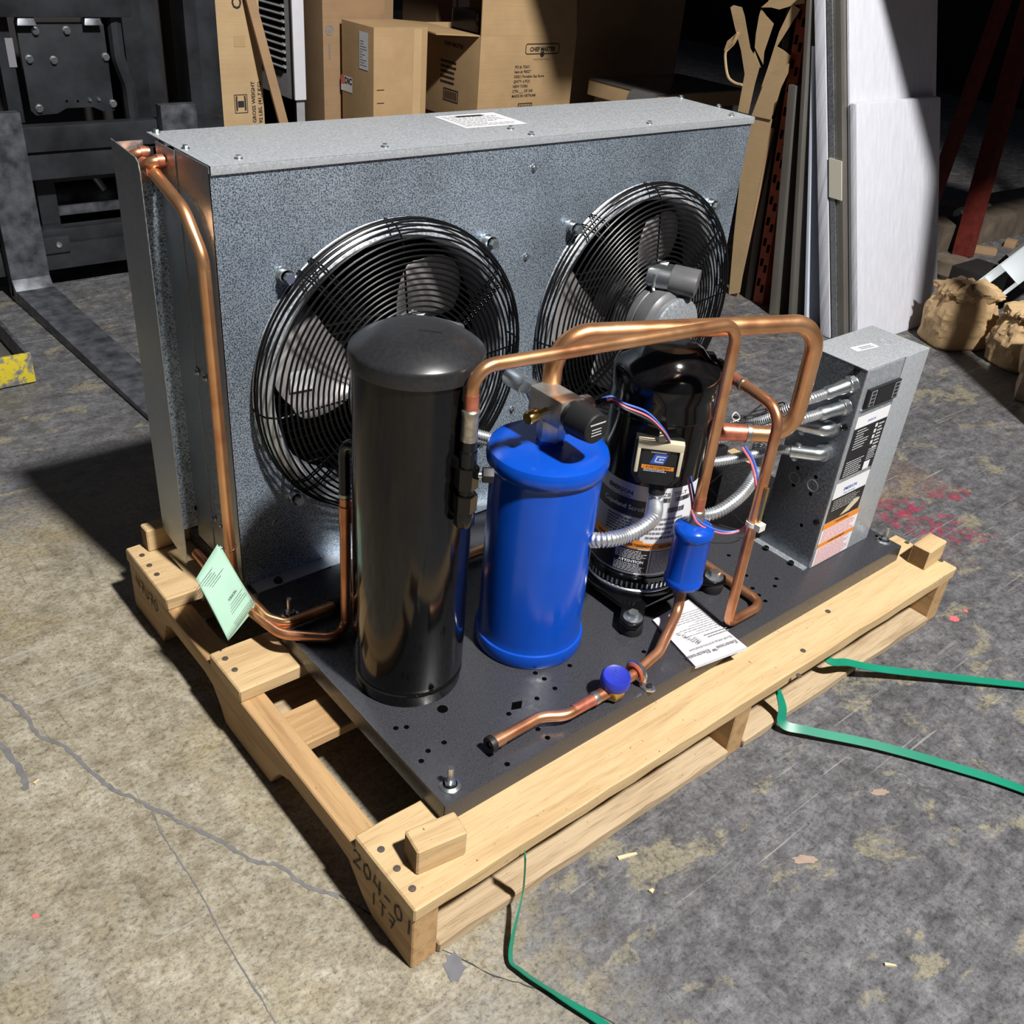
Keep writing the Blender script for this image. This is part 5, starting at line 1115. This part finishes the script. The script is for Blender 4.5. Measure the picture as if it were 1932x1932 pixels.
for (u0, v0, u1, v1, xx, w) in ((1776, 330, 1893, 0, 3.9, .035), (1855, 340, 1932, 60, 4.1, .05)):
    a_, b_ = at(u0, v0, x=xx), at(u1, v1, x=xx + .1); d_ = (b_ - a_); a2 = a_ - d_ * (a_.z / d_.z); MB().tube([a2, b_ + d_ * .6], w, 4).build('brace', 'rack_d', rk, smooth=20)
MB().box(2.45, 3.78, 0.21, 4.24, 1.78, 1.80).build('unseen_shade_deck', 'card_d', rk, smooth=0)  # shelf and beams added out of view so the deck edge shades the foam
for x in (2.45, 3.73): MB().box(x, x + .05, 0.21, 4.24, 1.66, 1.779).build('unseen_shelf_beam', 'rack', rk, bevel=.003)
carton('unseen_shade_carton', 'unseen carton added above the view to shade the cartons below', 2.17, 3.3, 1.42, 2.5, 1.802, 2.5, 'card_d')  # invented load, out of view, overhanging to shade the open carton's right part
# torn folded carton and dark panel between rack and cabinet
tc = thing('torn_cardboard', 'torn brown cardboard sheet standing upright with ragged flaps', 'cardboard', (2.6, 1.58, 0))
def flap(pxs, x, th, mat='card_p', dx=.0):
    P = [at(u, v, x=x) for u, v in pxs]; n = len(P); off = V((th, .004, 0))
    mb = MB(); mb.add(P + [p + off for p in P], [tuple(range(n)), tuple(reversed(range(n, 2 * n)))] + [(i, (i + 1) % n, (i + 1) % n + n, i + n) for i in range(n)])
    return mb.build('cardboard_flap', mat, tc, smooth=0)
flap([(1375, 556), (1396, 552), (1420, 405), (1457, 226), (1441, 216), (1418, 214), (1398, 320), (1385, 440)], 2.575, .006)
flap([(1418, 218), (1455, 226), (1462, 190), (1487, 138), (1489, 120), (1464, 134), (1440, 160)], 2.570, .006)
flap([(1420, 212), (1458, 218), (1492, 105), (1478, 95), (1466, 88), (1510, 18), (1495, 8), (1470, 60), (1448, 130)], 2.580, .006)
flap([(1392, 210), (1412, 215), (1424, 160), (1434, 124), (1416, 92), (1405, 30), (1400, 14), (1384, 10), (1378, 14), (1386, 50), (1398, 95), (1405, 140)], 2.565, .005)
flap([(1426, 65), (1424, 90), (1440, 122), (1442, 98), (1460, 45), (1446, 30), (1436, 16), (1432, 30)], 2.59, .005)
flap([(1436, 14), (1450, 2), (1455, -20), (1520, -20), (1518, 6), (1490, 12), (1470, 18), (1455, 14)], 2.585, .006)
flap([(1424, 96), (1436, 128), (1430, 124), (1420, 108)], 2.566, .004)
rb = [at(u, v, x=2.560) for u, v in [(1392, 62), (1384, 78), (1370, 95), (1369, 118), (1374, 145), (1386, 156), (1400, 160)]]
MB().tube(spline(rb, 6), .0045, 5).build('torn_ribbon', 'card_p', tc)
flap([(1392, 60), (1396, 66), (1386, 84), (1372, 98), (1366, 95), (1372, 78), (1384, 68)], 2.562, .004)
MB().box(2.583, 2.597, 1.552, 1.597, 0, .62).build('folded_side', 'card_d', tc, bevel=.003)
lean('dark_panel', 'tall dark panel standing between the torn cardboard and the orange rack', 'panel', 2.602, 3.1, 1.497, 1.497 + .085 * 1.06, .03, 0, 1.06, 'darkpanel', .006)
# paper bags
def bag(name, label, c, rx, ry, h, seed, rz):
    t = thing(name, label, 'bag', (c[0], c[1], 0), 'crumpled paper bags on the floor'); sd = V((seed * 7.3, seed * 3.1, 0)); M_ = TR((c[0], c[1], 0)) @ Matrix.Rotation(rz, 4, 'Z')
    def ridge(q, o=3):
        v_, a_, f_ = 0, 1.0, 1.0
        for _ in range(o): v_ += a_ * (1 - 2 * abs(mnoise.noise(q * f_))); a_ *= .5; f_ *= 2.1
        return v_
    def shell(name, prof, n, m, amp, top, fq, zj):
        vs = []
        for i in range(m + 1):
            f = i / m
            for (a0, b0, z0), (a1, b1, z1) in zip(prof, prof[1:]):
                if a0 <= f <= a1: k0 = (f - a0) / (a1 - a0); w = b0 + (b1 - b0) * k0; z = z0 + (z1 - z0) * k0; break
            for j in range(n):
                a = 2 * PI * j / n; ca, sa = math.cos(a), math.sin(a); k = (abs(ca) ** 5 + abs(sa) ** 5) ** (-1 / 5)
                q = V((ca * 1.3, sa * 1.3, z * 1.6)) + sd; e = ridge(q * fq) * amp
                ww = w * (1 + e * (.4 + .8 * z)); zz = h * z + (h * zj * ridge(q * fq * .8 + V((9, 2, 4)), 2) if z > .12 else 0)
                vs.append(V((rx * k * ca * ww * .92, ry * k * sa * ww * .92, max(0, zz))))
        fs = [(i * n + j, i * n + (j + 1) % n, (i + 1) * n + (j + 1) % n, (i + 1) * n + j) for i in range(m) for j in range(n)] + [tuple(reversed(range(n)))]
        if top: fs.append(tuple(m * n + j for j in range(n)))
        put(MB().add(vs, fs).mesh(name, 'kraft', smooth=14), name, t, M_)
    shell('bag_body', [(0, .86, 0), (.08, .97, .05), (.35, 1.02, .30), (.65, .96, .58), (.85, .84, .78), (1, .72, .90)], 60, 30, .13, True, 1.5, .03)
    shell('rolled_top', [(0, .58, .80), (.15, .70, .82), (.4, .80, .90), (.65, .76, 1.0), (.85, .60, 1.05), (1, .30, 1.06)], 60, 18, .20, True, 2.6, .07)
bag('paper_bag', 'crumpled brown paper bag nearest the foam-wrapped panels', (2.945, .845), .115, .088, .20, 1, -.5)
bag('paper_bag', 'crumpled brown paper bag at the right edge, half in shade', (2.975, .612), .108, .085, .19, 2, -.4)
# rough timber end at the right edge
tm = thing('rough_timber', 'rough sawn timber end sticking in at the right edge', 'timber', (2.8, .4, 0))
MB().hexa([(2.665, .470, .0), (2.78, .20, .0), (3.0, .28, .0), (2.80, .53, .0)], [(2.665, .470, .09), (2.78, .20, .09), (3.0, .28, .09), (2.80, .53, .09)]).build('timber_block', 'wood_low', tm, bevel=.004)
MB().hexa([(2.655, .485, .092), (2.77, .20, .092), (3.0, .28, .092), (2.82, .56, .092)], [(2.66, .485, .19), (2.77, .20, .19), (3.0, .28, .19), (2.82, .56, .19)]).build('timber_block', 'wood_low', tm, bevel=.006)
# sheet-metal bracket behind the bags
brk = thing('metal_bracket', 'pale sheet-metal bracket with a square cut-out behind the bags', 'bracket', (3.6, 1.0, 0))
a_ = at(1845, 532, z=.165); b_ = at(1945, 462, z=.215); xv = (b_ - a_).normalized(); Mk = frame(a_, xv, V((-.5, -.55, .7)))
L_ = (b_ - a_).length
mb = MB(); mb.box(0, .035, -.10, .0, -.006, 0, Mk); mb.box(.035, .115, -.03, .0, -.006, 0, Mk); mb.box(.035, .115, -.10, -.085, -.006, 0, Mk); mb.box(.115, L_, -.10, .0, -.006, 0, Mk); mb.build('bracket_plate', 'shell', brk, bevel=.002)
mb = MB(); mb.box(0, L_, .0, .004, -.05, 0, Mk); mb.build('bracket_flange', 'shell', brk, bevel=.0015)
mb = MB(); mb.box(.2, L_ + .2, -.12, .02, -.12, -.05, Mk); mb.build('bracket_housing', 'darkpanel', brk, bevel=.004)
q = a_; MB().box(a_.x + .10, a_.x + .30, a_.y + .02, a_.y + .16, 0, .165).build('bracket_foot', 'darkpanel', brk, bevel=.004)
# dusty timber and scraps under the rack
bm_a, bm_b = at(1768, 478, z=.0), at(2050, 415, z=.0); d_ = (bm_b - bm_a).normalized()
Mk = frame(bm_a, d_, (0, 0, 1)); L_ = (bm_b - bm_a).length
tag(put(MB().box(0, L_, 0, .30, 0, .12).mesh('dusty_beam', 'debris', bevel=.006), 'dusty_beam', None, Mk), 'long dusty timber lying under the rack', 'timber')
for i, (u, v, lab, sx, sy, rz) in enumerate([(1810, 400, 'torn white paper scrap on the dusty timber, longer strip', .12, .025, .3), (1850, 385, 'crumpled white paper scrap on the dusty timber', .055, .05, .6)]):
    p = at(u, v, z=.122); rd_ = random.Random(i); n = 10; poly = [(sx * math.cos(2 * PI * j / n) * rd_.uniform(.7, 1.1), sy * math.sin(2 * PI * j / n) * rd_.uniform(.7, 1.1)) for j in range(n)]
    tag(put(MB().prism(poly, 0, .006).mesh('paper_scrap', 'tape', bevel=.001), 'paper_scrap', None, TR((p.x, p.y, .1215)) @ Matrix.Rotation(rz, 4, 'Z')), lab, 'paper')
p = at(1790, 490, z=0); mbx = MB().lathe([(.001, .0), (.09, .0), (.10, .02), (.09, .07), (.001, .075)], TR((3.70, 1.27, 0)), 14, caps=False).build('dusty_sack', 'debris', None); tag(mbx, 'flat round dusty lump on the floor behind the foam panel', 'debris')
for (u, v, l, w, rz, lab) in [(1835, 475, .20, .045, 2.2, 'short broken board propped beside the dusty timber'), (1905, 465, .07, .05, .3, 'small cardboard offcut under the rack')]:
    p = at(u, v, z=.0); tag(put(MB().box(-l / 2, l / 2, -w / 2, w / 2, 0, .03).mesh('offcut', 'card_d', bevel=.003), 'offcut', None, TR((p.x, p.y, 0)) @ Matrix.Rotation(rz, 4, 'Z')), lab, 'offcut')
